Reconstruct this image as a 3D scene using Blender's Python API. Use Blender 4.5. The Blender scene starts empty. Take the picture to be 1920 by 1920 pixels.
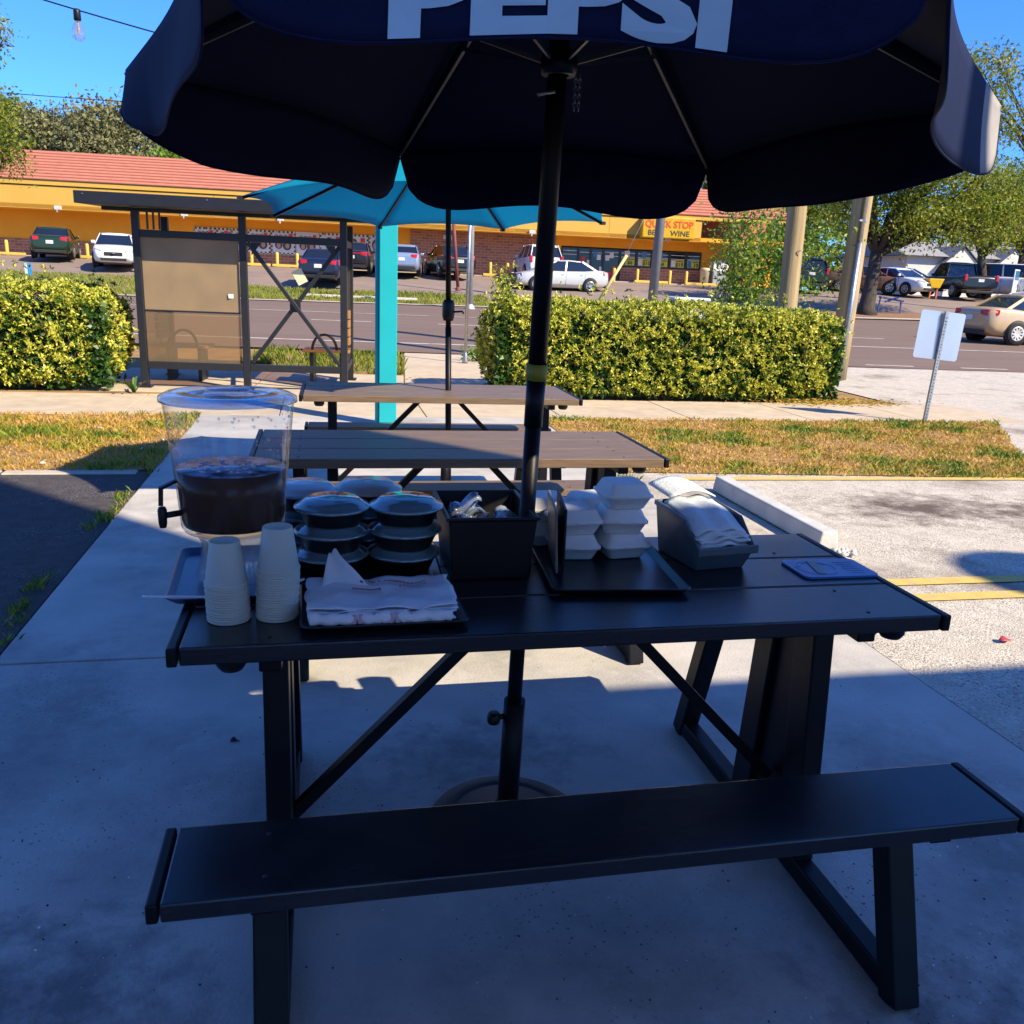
import bpy, bmesh, math, random
import numpy as np
from mathutils import Vector, Matrix
sc = bpy.context.scene
COL = sc.collection
PI = math.pi
R = math.radians
random.seed(7)
rng = np.random.default_rng(11)

# ------------------------------------------------------------------ camera
cam = bpy.data.cameras.new('camera')
cam.sensor_width = 36.0
cam.lens = 30.756
cam.clip_start = 0.05
cam.clip_end = 2000
cam_o = bpy.data.objects.new('camera', cam)
COL.objects.link(cam_o)
YAW, PITCH, ROLL = 0.219101, -0.261073, 0.044077
fwd = Vector((math.sin(YAW)*math.cos(PITCH), math.cos(YAW)*math.cos(PITCH), math.sin(PITCH)))
rgt = Vector((math.cos(YAW), -math.sin(YAW), 0))
upv = rgt.cross(fwd)
r2 = math.cos(ROLL)*rgt + math.sin(ROLL)*upv
u2 = -math.sin(ROLL)*rgt + math.cos(ROLL)*upv
mw = Matrix((r2, u2, -fwd)).transposed().to_4x4()
mw.translation = (-0.55204, -1.94695, 1.49153)
cam_o.matrix_world = mw
sc.camera = cam_o

# ------------------------------------------------------------------ world, sun, exposure
SUN_TO = Vector((0.82, -0.86, 1.0)).normalized()      # towards the sun
w = bpy.data.worlds.new('World')
sc.world = w
w.use_nodes = True
nt = w.node_tree
bg = nt.nodes['Background']
sky = nt.nodes.new('ShaderNodeTexSky')
sky.sky_type = 'NISHITA'
sky.sun_disc = False
sky.sun_elevation = math.asin(SUN_TO.z)
sky.sun_rotation = math.atan2(SUN_TO.x, SUN_TO.y)
sky.air_density = 1.0
sky.dust_density = 0.2
sky.ozone_density = 4.0
tint = nt.nodes.new('ShaderNodeMix'); tint.data_type = 'RGBA'; tint.blend_type = 'MULTIPLY'
tint.inputs['Factor'].default_value = 1
tint.inputs['B'].default_value = (0.195, 0.425, 0.84, 1)     # the deep saturated blue of this sky, all round
nt.links.new(sky.outputs[0], tint.inputs['A']); nt.links.new(tint.outputs['Result'], bg.inputs[0])
bg.inputs[1].default_value = 0.15
sun = bpy.data.lights.new('sun', 'SUN')
sun.energy = 4.25
sun.angle = R(0.5)
sun.color = (1.0, 0.87, 0.64)
sun_o = bpy.data.objects.new('sun', sun)
COL.objects.link(sun_o)
sun_o.rotation_euler = (-SUN_TO).to_track_quat('-Z', 'Y').to_euler()
sc.view_settings.view_transform = 'Standard'
sc.view_settings.look = 'None'
sc.view_settings.gamma = 1
sc.view_settings.use_curve_mapping = False
sc.view_settings.exposure = 1.15
sc.cycles.max_bounces = 8
sc.cycles.transparent_max_bounces = 48
sc.cycles.caustics_reflective = False
sc.cycles.caustics_refractive = False

# ------------------------------------------------------------------ helpers
class MB:
    """collects shapes, then becomes ONE mesh object"""
    def __init__(s):
        s.v = []; s.f = []; s.m = []; s.mi = 0; s.sm = []
    def add(s, vs, fs, smooth=False):
        b = len(s.v)
        s.v.extend([tuple(x) for x in vs])
        for f in fs:
            s.f.append(tuple(i+b for i in f)); s.m.append(s.mi); s.sm.append(smooth)
        return s
    def box(s, c, d, rz=0, M=None):
        x, y, z = [k/2 for k in d]
        pts = [(-x,-y,-z),(x,-y,-z),(x,y,-z),(-x,y,-z),(-x,-y,z),(x,-y,z),(x,y,z),(-x,y,z)]
        T = Matrix.Translation(c) @ (M if M is not None else Matrix.Rotation(rz, 4, 'Z'))
        return s.add([T @ Vector(p) for p in pts], [(3,2,1,0),(4,5,6,7),(0,1,5,4),(1,2,6,5),(2,3,7,6),(3,0,4,7)])
    def bar(s, p0, p1, w_, t_, up=(0,0,1)):
        """rectangular bar from p0 to p1, w_ across, t_ along 'up'"""
        p0, p1 = Vector(p0), Vector(p1)
        d = (p1-p0).normalized(); u = Vector(up)
        if abs(d.dot(u)) > .98: u = Vector((0,1,0))
        a = d.cross(u).normalized(); b = a.cross(d).normalized()
        pts = []
        for p in (p0, p1):
            for i, j in ((-1,-1),(1,-1),(1,1),(-1,1)):
                pts.append(p + a*(i*w_/2) + b*(j*t_/2))
        return s.add(pts, [(3,2,1,0),(4,5,6,7),(0,1,5,4),(1,2,6,5),(2,3,7,6),(3,0,4,7)])
    def loft(s, rings, caps=True, smooth=True, closed=True):
        n = len(rings[0]); vs = [p for r in rings for p in r]; fs = []
        for k in range(len(rings)-1):
            for i in range(n if closed else n-1):
                j = (i+1) % n
                fs.append((k*n+i, k*n+j, (k+1)*n+j, (k+1)*n+i))
        s.add(vs, fs, smooth)
        if caps:
            b = len(s.v)-len(vs)
            s.f.append(tuple(b+i for i in range(n))[::-1]); s.m.append(s.mi); s.sm.append(False)
            s.f.append(tuple(b+(len(rings)-1)*n+i for i in range(n))); s.m.append(s.mi); s.sm.append(False)
        return s
    def tube(s, path, r, n=8, caps=True):
        path = [Vector(p) for p in path]
        rs = r if isinstance(r, (list, tuple)) else [r]*len(path)
        rings = []; ref = None
        for i, p in enumerate(path):
            d = (path[min(i+1, len(path)-1)] - path[max(i-1, 0)]).normalized()
            if ref is None: ref = Vector((0,0,1)) if abs(d.z) < .9 else Vector((1,0,0))
            a = d.cross(ref).normalized(); b = d.cross(a).normalized(); ref = -a.cross(d) if False else ref
            rings.append([p + (a*math.cos(2*PI*k/n) + b*math.sin(2*PI*k/n))*rs[i] for k in range(n)])
        return s.loft(rings, caps)
    def lathe(s, prof, n=32, c=(0,0,0), caps=False):
        rings = [[(c[0]+r_*math.cos(2*PI*k/n), c[1]+r_*math.sin(2*PI*k/n), c[2]+z) for k in range(n)] for r_, z in prof]
        return s.loft(rings, caps)
    def prism(s, poly, z0, z1):
        n = len(poly)
        vs = [(x, y, z0) for x, y in poly] + [(x, y, z1) for x, y in poly]
        fs = [tuple(range(n))[::-1], tuple(range(n, 2*n))] + [(i, (i+1) % n, n+(i+1) % n, n+i) for i in range(n)]
        return s.add(vs, fs)
    def grid(s, nx, ny, fn, smooth=True):
        vs = [fn(i/nx, j/ny) for j in range(ny+1) for i in range(nx+1)]
        fs = [(j*(nx+1)+i, j*(nx+1)+i+1, (j+1)*(nx+1)+i+1, (j+1)*(nx+1)+i) for j in range(ny) for i in range(nx)]
        return s.add(vs, fs, smooth)
    def build(s, name, mat, parent=None, bevel=0, solid=0, fix=True):
        off = Vector(ROOT.get(parent.name, (0,0,0))) if parent else Vector((0,0,0))
        me = bpy.data.meshes.new(name)
        me.from_pydata([tuple(Vector(p)-off) for p in s.v], [], s.f)
        for m_ in (mat if isinstance(mat, (list, tuple)) else [mat]): me.materials.append(m_)
        me.polygons.foreach_set('material_index', s.m)
        me.polygons.foreach_set('use_smooth', s.sm)
        if fix:
            bm = bmesh.new(); bm.from_mesh(me)
            bmesh.ops.recalc_face_normals(bm, faces=bm.faces); bm.to_mesh(me); bm.free()
        o = link(name, me, parent)
        if parent: ROOT[o.name] = off
        if bevel:
            b = o.modifiers.new('bevel', 'BEVEL'); b.width = bevel; b.segments = 2; b.limit_method = 'ANGLE'; b.angle_limit = R(40)
        if solid:
            b = o.modifiers.new('solid', 'SOLIDIFY'); b.thickness = solid; b.offset = 0
        return o
ROOT = {}
def link(name, me, parent=None):
    o = bpy.data.objects.new(name, me)
    COL.objects.link(o)
    if parent: o.parent = parent
    return o
def tag(o, label=None, cat=None, group=None, kind=None):
    if label: o['label'] = label
    if cat: o['category'] = cat
    if group: o['group'] = group
    if kind: o['kind'] = kind
    return o
def thing(name, label, cat, loc=(0,0,0), group=None, rz=0):
    """Empty at a thing's base. Parts given in world coordinates when rz is 0."""
    o = bpy.data.objects.new(name, None)
    COL.objects.link(o)
    o.empty_display_size = .1
    o.location = loc; o.rotation_euler = (0,0,rz)
    ROOT[o.name] = Vector(loc)
    return tag(o, label, cat, group)
def proto(name, label, cat, group=None):
    return thing(name, label, cat, (0,0,0), group)
def copy_tree(o, loc=None, rz=None, label=None, parent=None):
    c = o.copy(); COL.objects.link(c)
    if parent: c.parent = parent
    if label: c['label'] = label
    if loc is not None: c.location = loc
    if rz is not None: c.rotation_euler = (0,0,rz)
    for ch in list(o.children): copy_tree(ch, parent=c)
    return c
def place(o, loc, rz=0):
    o.location = loc; o.rotation_euler = (0,0,rz); return o

# street frame: u along the road to the right, v away from the tables
TH = R(5.0)
def S(u, v, z=None):
    if z is None: z = tz(v)
    return Vector((u*math.cos(TH)+v*math.sin(TH), -u*math.sin(TH)+v*math.cos(TH), z))
VK = [-1000, 15.5, 33, 38, 44, 47, 2000]; ZK = [0, 0, .45, .8, 1.35, 1.58, 1.58]
def tz(v): return float(np.interp(v, VK, ZK))
HE, HN = -TH, PI/2-TH          # headings along +u and +v
class SB(MB):
    """shapes given in street coordinates (u, v, z)"""
    def build(s, *a, **k):
        s.v = [tuple(S(p[0], p[1], p[2])) for p in s.v]
        return MB.build(s, *a, **k)

# ------------------------------------------------------------------ materials
MATS = {}
def mat(name, c1, c2=None, rough=.6, metal=0, scale=8., bump=0., bscale=None, spec=.5, detail=6, stretch=None, sss=0, lo=.35, hi=.65, coat=0):
    """principled with noise mottling between two colours of the thing itself, and fine relief"""
    if name in MATS: return MATS[name]
    m = bpy.data.materials.new(name); m.use_nodes = True
    n = m.node_tree; p = n.nodes['Principled BSDF']
    p.inputs['Roughness'].default_value = rough
    p.inputs['Metallic'].default_value = metal
    p.inputs['Specular IOR Level'].default_value = spec
    if coat: p.inputs['Coat Weight'].default_value = coat; p.inputs['Coat Roughness'].default_value = .05
    if c2 is None: c2 = tuple(min(1, k*.8) for k in c1)
    tc = n.nodes.new('ShaderNodeTexCoord'); mp = n.nodes.new('ShaderNodeMapping')
    if stretch: mp.inputs['Scale'].default_value = stretch
    n.links.new(tc.outputs['Object'], mp.inputs[0])
    nz = n.nodes.new('ShaderNodeTexNoise'); nz.inputs['Scale'].default_value = scale; nz.inputs['Detail'].default_value = detail
    n.links.new(mp.outputs[0], nz.inputs['Vector'])
    cr = n.nodes.new('ShaderNodeValToRGB')
    cr.color_ramp.elements[0].position = lo; cr.color_ramp.elements[1].position = hi
    cr.color_ramp.elements[0].color = (*c2, 1); cr.color_ramp.elements[1].color = (*c1, 1)
    n.links.new(nz.outputs[0], cr.inputs[0]); n.links.new(cr.outputs[0], p.inputs['Base Color'])
    if bump:
        b = n.nodes.new('ShaderNodeBump'); b.inputs['Strength'].default_value = bump; b.inputs['Distance'].default_value = .01
        n2 = n.nodes.new('ShaderNodeTexNoise'); n2.inputs['Scale'].default_value = bscale or scale*6; n2.inputs['Detail'].default_value = 5
        n.links.new(mp.outputs[0], n2.inputs['Vector'])
        n.links.new(n2.outputs[0], b.inputs['Height']); n.links.new(b.outputs[0], p.inputs['Normal'])
    MATS[name] = m
    return m
def speck(m, scale, col, thr=.12, wscale=3., lo=.45, hi=.6):
    """scatter small specks (grit, aggregate) of another colour over a material"""
    n = m.node_tree; p = n.nodes['Principled BSDF']
    src = p.inputs['Base Color'].links[0].from_socket
    tc = n.nodes.new('ShaderNodeTexCoord')
    vo = n.nodes.new('ShaderNodeTexVoronoi'); vo.inputs['Scale'].default_value = scale; vo.inputs['Randomness'].default_value = 1
    nz = n.nodes.new('ShaderNodeTexNoise'); nz.inputs['Scale'].default_value = wscale
    n.links.new(tc.outputs['Object'], vo.inputs['Vector']); n.links.new(tc.outputs['Object'], nz.inputs['Vector'])
    lt = n.nodes.new('ShaderNodeMapRange'); lt.inputs[1].default_value = thr*1.4; lt.inputs[2].default_value = thr*.7
    n.links.new(vo.outputs['Distance'], lt.inputs[0])
    mr = n.nodes.new('ShaderNodeMapRange'); mr.inputs[1].default_value = lo; mr.inputs[2].default_value = hi
    n.links.new(nz.outputs[0], mr.inputs[0])
    mu = n.nodes.new('ShaderNodeMath'); mu.operation = 'MULTIPLY'
    n.links.new(lt.outputs[0], mu.inputs[0]); n.links.new(mr.outputs[0], mu.inputs[1])
    mx = n.nodes.new('ShaderNodeMix'); mx.data_type = 'RGBA'
    n.links.new(mu.outputs[0], mx.inputs['Factor']); n.links.new(src, mx.inputs['A']); mx.inputs['B'].default_value = (*col, 1)
    n.links.new(mx.outputs['Result'], p.inputs['Base Color'])
    return m
def blotch(m, scale, col, lo=.55, hi=.7, amt=.6):
    """large stains with a shape of their own"""
    n = m.node_tree; p = n.nodes['Principled BSDF']
    src = p.inputs['Base Color'].links[0].from_socket
    tc = n.nodes.new('ShaderNodeTexCoord')
    nz = n.nodes.new('ShaderNodeTexNoise'); nz.inputs['Scale'].default_value = scale; nz.inputs['Detail'].default_value = 8; nz.inputs['Roughness'].default_value = .65
    n.links.new(tc.outputs['Object'], nz.inputs['Vector'])
    mr = n.nodes.new('ShaderNodeMapRange'); mr.inputs[1].default_value = lo; mr.inputs[2].default_value = hi; mr.inputs[4].default_value = amt
    n.links.new(nz.outputs[0], mr.inputs[0])
    mx = n.nodes.new('ShaderNodeMix'); mx.data_type = 'RGBA'
    n.links.new(mr.outputs[0], mx.inputs['Factor']); n.links.new(src, mx.inputs['A']); mx.inputs['B'].default_value = (*col, 1)
    n.links.new(mx.outputs['Result'], p.inputs['Base Color'])
    return m
def stain(m, c, rx, ry, col, amt=.7, sc_=5.):
    """one stain of its own shape at a place on the surface"""
    n = m.node_tree; p = n.nodes['Principled BSDF']
    src = p.inputs['Base Color'].links[0].from_socket
    tc = n.nodes.new('ShaderNodeTexCoord'); mp = n.nodes.new('ShaderNodeMapping')
    mp.inputs['Location'].default_value = (-c[0]/rx,-c[1]/ry,0); mp.inputs['Scale'].default_value = (1/rx,1/ry,1)
    ln = n.nodes.new('ShaderNodeVectorMath'); ln.operation = 'LENGTH'
    n.links.new(tc.outputs['Object'], mp.inputs[0]); n.links.new(mp.outputs[0], ln.inputs[0])
    nz = n.nodes.new('ShaderNodeTexNoise'); nz.inputs['Scale'].default_value = sc_; nz.inputs['Detail'].default_value = 9; nz.inputs['Roughness'].default_value = .7
    n.links.new(tc.outputs['Object'], nz.inputs['Vector'])
    ad = n.nodes.new('ShaderNodeMath'); ad.operation = 'MULTIPLY_ADD'; ad.inputs[1].default_value = -2.6
    n.links.new(nz.outputs[0], ad.inputs[0]); n.links.new(ln.outputs['Value'], ad.inputs[2])
    mr = n.nodes.new('ShaderNodeMapRange'); mr.inputs[1].default_value = -.45; mr.inputs[2].default_value = -1.25; mr.inputs[4].default_value = amt
    n.links.new(ad.outputs[0], mr.inputs[0])
    mx = n.nodes.new('ShaderNodeMix'); mx.data_type = 'RGBA'
    n.links.new(mr.outputs[0], mx.inputs['Factor']); n.links.new(src, mx.inputs['A']); mx.inputs['B'].default_value = (*col, 1)
    n.links.new(mx.outputs['Result'], p.inputs['Base Color'])
    return m
def clear(name, tint=(1,1,1), gloss=.08, milk=.03, rough=.05, milkcol=(.8,.85,.9)):
    """thin clear plastic or glass"""
    if name in MATS: return MATS[name]
    m = bpy.data.materials.new(name); m.use_nodes = True
    n = m.node_tree; n.nodes.clear()
    out = n.nodes.new('ShaderNodeOutputMaterial')
    tr = n.nodes.new('ShaderNodeBsdfTransparent'); tr.inputs[0].default_value = (*tint, 1)
    gl = n.nodes.new('ShaderNodeBsdfGlossy'); gl.inputs['Roughness'].default_value = rough
    df = n.nodes.new('ShaderNodeBsdfDiffuse'); df.inputs[0].default_value = (*milkcol, 1)
    lw = n.nodes.new('ShaderNodeLayerWeight'); lw.inputs[0].default_value = .5
    pw = n.nodes.new('ShaderNodeMath'); pw.operation = 'POWER'; pw.inputs[1].default_value = 3.5
    n.links.new(lw.outputs['Facing'], pw.inputs[0])
    ad = n.nodes.new('ShaderNodeMath'); ad.operation = 'MULTIPLY_ADD'; ad.inputs[1].default_value = .8; ad.inputs[2].default_value = gloss; ad.use_clamp = True
    n.links.new(pw.outputs[0], ad.inputs[0])
    m1 = n.nodes.new('ShaderNodeMixShader'); m1.inputs[0].default_value = milk
    n.links.new(tr.outputs[0], m1.inputs[1]); n.links.new(df.outputs[0], m1.inputs[2])
    m2 = n.nodes.new('ShaderNodeMixShader')
    n.links.new(ad.outputs[0], m2.inputs[0]); n.links.new(m1.outputs[0], m2.inputs[1]); n.links.new(gl.outputs[0], m2.inputs[2])
    n.links.new(m2.outputs[0], out.inputs[0])
    MATS[name] = m
    return m
def leafmat(name, cols, trans=.3, rough=.5):
    """leaf colour picked per leaf from a ramp"""
    m = bpy.data.materials.new(name); m.use_nodes = True
    n = m.node_tree; p = n.nodes['Principled BSDF']; out = n.nodes['Material Output']
    p.inputs['Roughness'].default_value = rough; p.inputs['Specular IOR Level'].default_value = .35
    at = n.nodes.new('ShaderNodeAttribute'); at.attribute_name = 'var'
    cr = n.nodes.new('ShaderNodeValToRGB')
    el = cr.color_ramp.elements
    while len(el) < len(cols): el.new(.5)
    for i, c in enumerate(cols):
        el[i].position = i/(len(cols)-1); el[i].color = (*c, 1)
    n.links.new(at.outputs['Fac'], cr.inputs[0]); n.links.new(cr.outputs[0], p.inputs['Base Color'])
    t = n.nodes.new('ShaderNodeBsdfTranslucent'); n.links.new(cr.outputs[0], t.inputs[0])
    mx = n.nodes.new('ShaderNodeMixShader'); mx.inputs[0].default_value = trans
    n.links.new(p.outputs[0], mx.inputs[1]); n.links.new(t.outputs[0], mx.inputs[2]); n.links.new(mx.outputs[0], out.inputs[0])
    return m
def fabric(name, c1, c2, trans=.0, rough=.85, tcol=None):
    m = mat(name, c1, c2, rough, scale=30, bump=.15, bscale=600, spec=.2)
    if trans:
        n = m.node_tree; p = n.nodes['Principled BSDF']; out = n.nodes['Material Output']
        t = n.nodes.new('ShaderNodeBsdfTranslucent'); t.inputs[0].default_value = (*(tcol or c1), 1)
        mx = n.nodes.new('ShaderNodeMixShader'); mx.inputs[0].default_value = trans
        n.links.new(p.outputs[0], mx.inputs[1]); n.links.new(t.outputs[0], mx.inputs[2]); n.links.new(mx.outputs[0], out.inputs[0])
    return m
def leafmesh(name, P, D, size, var, m, parent=None, asp=.45, kind=None, fold=.25):
    """many leaves in one mesh: P centres, D pointing directions"""
    P = np.asarray(P, float); N = len(P)
    D = np.asarray(D, float); D /= np.linalg.norm(D, axis=1, keepdims=True)+1e-9
    rnd = rng.normal(size=(N,3)); A = np.cross(D, rnd); A /= np.linalg.norm(A, axis=1, keepdims=True)+1e-9
    Nn = np.cross(A, D)
    sz = (np.ones(N)*size)[:,None]
    a = P - D*sz*.5; b = P + A*sz*asp*.5 + Nn*sz*fold*.3; c = P + D*sz*.5; d = P - A*sz*asp*.5 + Nn*sz*fold*.3
    V = np.stack([a,b,c,d], 1).reshape(-1,3)
    if parent: V = V - np.array(ROOT.get(parent.name, (0,0,0)))
    me = bpy.data.meshes.new(name)
    me.vertices.add(4*N); me.vertices.foreach_set('co', V.ravel().astype(np.float32))
    me.loops.add(4*N); me.loops.foreach_set('vertex_index', np.arange(4*N, dtype=np.int32))
    me.polygons.add(N); me.polygons.foreach_set('loop_start', np.arange(0,4*N,4,dtype=np.int32)); me.polygons.foreach_set('loop_total', np.full(N,4,dtype=np.int32))
    at = me.attributes.new('var', 'FLOAT', 'POINT'); at.data.foreach_set('value', np.repeat(np.clip(var,0,1),4).astype(np.float32))
    me.update(calc_edges=True); me.materials.append(m)
    o = link(name, me, parent)
    if parent: ROOT[o.name] = ROOT.get(parent.name, Vector((0,0,0)))
    if kind: o['kind'] = kind
    return o
def blades(name, P, h, var, m, lean=.5, wd=.012, parent=None):
    """grass: one bent two-triangle blade per point"""
    P = np.asarray(P, float); N = len(P)
    ang = rng.uniform(0, 2*PI, N); h = np.ones(N)*h
    W = np.stack([np.cos(ang), np.sin(ang), np.zeros(N)], 1)*wd*.5*rng.uniform(.7,1.3,(N,1))
    la = rng.uniform(0, 2*PI, N); L = np.stack([np.cos(la), np.sin(la), np.zeros(N)], 1)*(h*rng.uniform(.1,1,N)*lean)[:,None]
    Z = np.stack([np.zeros(N), np.zeros(N), h], 1)
    V = np.stack([P-W, P+W, P+Z*.6+L*.4+W*.6, P+Z+L], 1).reshape(-1,3)
    if parent: V = V - np.array(ROOT.get(parent.name, (0,0,0)))
    me = bpy.data.meshes.new(name)
    me.vertices.add(4*N); me.vertices.foreach_set('co', V.ravel().astype(np.float32))
    me.loops.add(4*N); me.loops.foreach_set('vertex_index', np.arange(4*N, dtype=np.int32))
    me.polygons.add(N); me.polygons.foreach_set('loop_start', np.arange(0,4*N,4,dtype=np.int32)); me.polygons.foreach_set('loop_total', np.full(N,4,dtype=np.int32))
    at = me.attributes.new('var', 'FLOAT', 'POINT'); at.data.foreach_set('value', np.repeat(np.clip(var,0,1),4).astype(np.float32))
    me.update(calc_edges=True); me.materials.append(m)
    return link(name, me, parent)
def text_mesh(body, size, bold=0., depth=.002):
    """flat lettering as plain mesh data: (vertices, faces), centred on x, baseline y=0"""
    cu = bpy.data.curves.new('lettering', 'FONT'); cu.body = body; cu.size = size; cu.offset = bold; cu.align_x = 'CENTER'; cu.resolution_u = 4
    o = bpy.data.objects.new('lettering', cu); COL.objects.link(o)
    dg = bpy.context.evaluated_depsgraph_get()
    me = bpy.data.meshes.new_from_object(o.evaluated_get(dg))
    vs = [tuple(v.co) for v in me.vertices]; fs = [tuple(p.vertices) for p in me.polygons]
    bpy.data.objects.remove(o); bpy.data.curves.remove(cu); bpy.data.meshes.remove(me)
    return vs, fs
def vnoise(x, y, s=1.0, seed=0):
    return (math.sin(x*s*1.7+seed)+math.sin(y*s*2.3+seed*1.3+x*s*.7)+math.sin((x-y)*s*1.1+seed*2.1))/3

# materials used in several places
M_black = mat('black_powder_coat', (.007,.007,.009), (.004,.004,.006), .42, scale=20, bump=.05, bscale=300, spec=.2)
M_blackp = mat('black_plastic', (.008,.008,.010), (.005,.005,.006), .42, scale=15, spec=.35)
M_plank = mat('table_board', (.185,.130,.085), (.135,.092,.06), .42, spec=.14, scale=6, stretch=(1.2,18,18), bump=.12, bscale=30)
M_plank_shaded = blotch(mat('shaded_board', (.016,.014,.017), (.009,.009,.012), .22, spec=.5, scale=6, stretch=(1.2,18,18), bump=.10, bscale=30), 3, (.035,.032,.032), .56, .74, .6)  # darker copy of the boards, with the near table's shade in its colour
M_conc = stain(stain(stain(stain(stain(blotch(blotch(speck(speck(mat('slab_concrete', (.49,.455,.405), (.40,.375,.335), .75, scale=3.5, bump=.25, bscale=90), 48, (.05,.045,.05), .15, 1.6, .52, .66), 75, (.85,.85,.85), .085, 1.7, .5, .6), 1.1, (.17,.16,.15), .48, .70, .75), 4.5, (.55,.53,.49), .56, .72, .5), (-1.2,-.35), .5, .45, (.13,.12,.115), .85, 9), (.75,-.75), .6, .4, (.12,.11,.105), .85, 8), (-.1,.55), .5, .3, (.17,.16,.15), .75, 9), (-1.45,1.0), .35, .8, (.19,.18,.165), .7, 7), (1.25,.1), .4, .6, (.18,.17,.16), .7, 7)
M_walk = blotch(mat('sidewalk_concrete', (.53,.43,.30), (.45,.36,.25), .85, scale=5, bump=.3, bscale=120), .9, (.3,.24,.18), .52, .7, .5)
M_tar = speck(speck(mat('old_asphalt', (.066,.054,.050), (.04,.034,.032), .85, scale=12, bump=.6, bscale=150), 60, (.30,.29,.28), .2, 2, .35, .7), 22, (.55,.53,.5), .06, 2, .5, .6)
M_grav = blotch(speck(speck(mat('worn_gravel_lot', (.56,.50,.41), (.45,.40,.33), .95, scale=9, bump=1.0, bscale=110), 62, (.13,.115,.095), .27, 2.5, .25, .55), 40, (.66,.60,.50), .30, 4, .35, .55), .75, (.15,.105,.07), .53, .68, .7)
stain(M_grav, (3.75,3.5), 1.15, .62, (.075,.045,.03), .92); stain(M_grav, (4.9,3.25), 1.2, .6, (.10,.065,.045), .8)
M_road = blotch(mat('road_asphalt', (.165,.110,.080), (.142,.094,.068), .9, scale=.8, bump=.3, bscale=60, stretch=(.25,2.5,1)), .35, (.17,.125,.1), .5, .7, .5)
M_lot = blotch(mat('parking_asphalt', (.25,.185,.145), (.215,.16,.125), .9, scale=1.2, bump=.2, bscale=40), .22, (.12,.1,.095), .5, .7, .6)
M_soil = mat('dry_soil', (.34,.21,.07), (.22,.125,.042), .95, scale=3, bump=.6, bscale=60)
M_kerb = mat('kerb_concrete', (.48,.42,.33), (.38,.32,.25), .85, scale=4, bump=.2)
M_yel = blotch(mat('yellow_line_paint', (.62,.43,.10), (.5,.36,.10), .8, scale=14, bump=.3), 9, (.36,.32,.25), .55, .68, .8)
M_white = blotch(mat('white_line_paint', (.6,.56,.5), (.5,.46,.4), .8, scale=9), 2.5, (.16,.12,.1), .5, .7, .7)
M_steel = mat('galvanised_steel', (.45,.46,.47), (.33,.34,.35), .42, metal=.9, scale=25)
M_grass = leafmat('grass_blade', [(.05,.13,.010),(.14,.23,.015),(.34,.31,.03),(.52,.31,.05),(.58,.35,.09)], .25, .6)
M_grassg = leafmat('verge_blade', [(.05,.11,.01),(.13,.19,.015),(.25,.27,.025),(.38,.32,.05)], .25, .6)

# ------------------------------------------------------------------ setting
def sheet(name, us, vs, dz, m, street=True):
    b = MB(); nv = len(vs); pts = []
    for v in vs:
        for u in us:
            p = S(u, v) if street else Vector((u, v, 0))
            pts.append((p.x, p.y, p.z+dz))
    nu = len(us)
    b.add(pts, [(j*nu+i, j*nu+i+1, (j+1)*nu+i+1, (j+1)*nu+i) for j in range(nv-1) for i in range(nu-1)])
    return tag(b.build(name, m, fix=False), kind='structure')
KN = [15.5, 33, 38, 44, 47]
sheet('ground', [-700,-60,60,700], [-300]+KN+[120,900], -.05, M_lot)
def quadsheet(name, pts, z, m, n=1):
    b = MB(); b.add([(x, y, z) for x, y in pts], [tuple(range(len(pts)))])
    return tag(b.build(name, m, fix=False), kind='structure')
quadsheet('asphalt_lot', [(-14,-6),(-1.8,-6),(-1.8,4.86),(-14,5.0)], -.014, M_tar)
quadsheet('gravel_lot', [(1.80,-6),(40,-6),(40,4.2),(5.6,4.42),(1.80,4.72)], -.010, M_grav)
quadsheet('driveway', [(6.8,6.3),(5.5,4.42),(40,4.1),(40,7.4),(7.6,7.4)], -.006, M_grav)
quadsheet('driveway', [(7.6,7.4),(40,7.4),(40,13.0),(7.6,14.75),(7.4,9.03)], -.006, M_grav)
quadsheet('verge_soil', [(-14,4.86),(-1.79,4.86),(-1.79,7.46),(-14,7.46)], -.006, M_soil)
quadsheet('verge_soil', [(1.8,4.72),(5.6,4.42),(6.9,6.3),(7.72,7.46),(1.8,7.46)], -.004, M_soil)
quadsheet('hedge_bed', [(-14,9.0),(14,9.0),(7.6,14.9),(1.2,15.3),(-14,16.6)], -.020, M_soil)
# the concrete slab the tables stand on, poured in panels
slab = tag(bpy.data.objects.new('concrete_slab', None), kind='structure'); COL.objects.link(slab)
for y0, y1 in ((-3.3,-1.35),(-1.35,1.42),(1.42,4.3),(4.3,7.45)):
    MB().box((0,(y0+y1)/2,-.05), (3.57, y1-y0-.012, .1)).build('slab_panel', M_conc, slab, bevel=.006)
walk = tag(bpy.data.objects.new('sidewalk', None), kind='structure'); COL.objects.link(walk)
for k in range(-8, 8):
    x0 = .55+1.55*k
    if x0 > 7: continue
    MB().box((x0+.775, 8.22, -.052), (1.538, 1.53, .1)).build('walk_panel', M_walk, walk, bevel=.006)
pad = tag(bpy.data.objects.new('bus_stop_pad', None), kind='structure'); COL.objects.link(pad)
for u0, u1, v0, v1 in ((-4.3,-2.3,9.02,11.5),(-2.28,-.35,9.02,11.5)):
    q = SB(); q.box(((u0+u1)/2,(v0+v1)/2,-.06), (u1-u0,v1-v0,.1)); q.build('pad_panel', M_walk, pad, bevel=.005)
pth = tag(bpy.data.objects.new('crossing_path', None), kind='structure'); COL.objects.link(pth)
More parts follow.
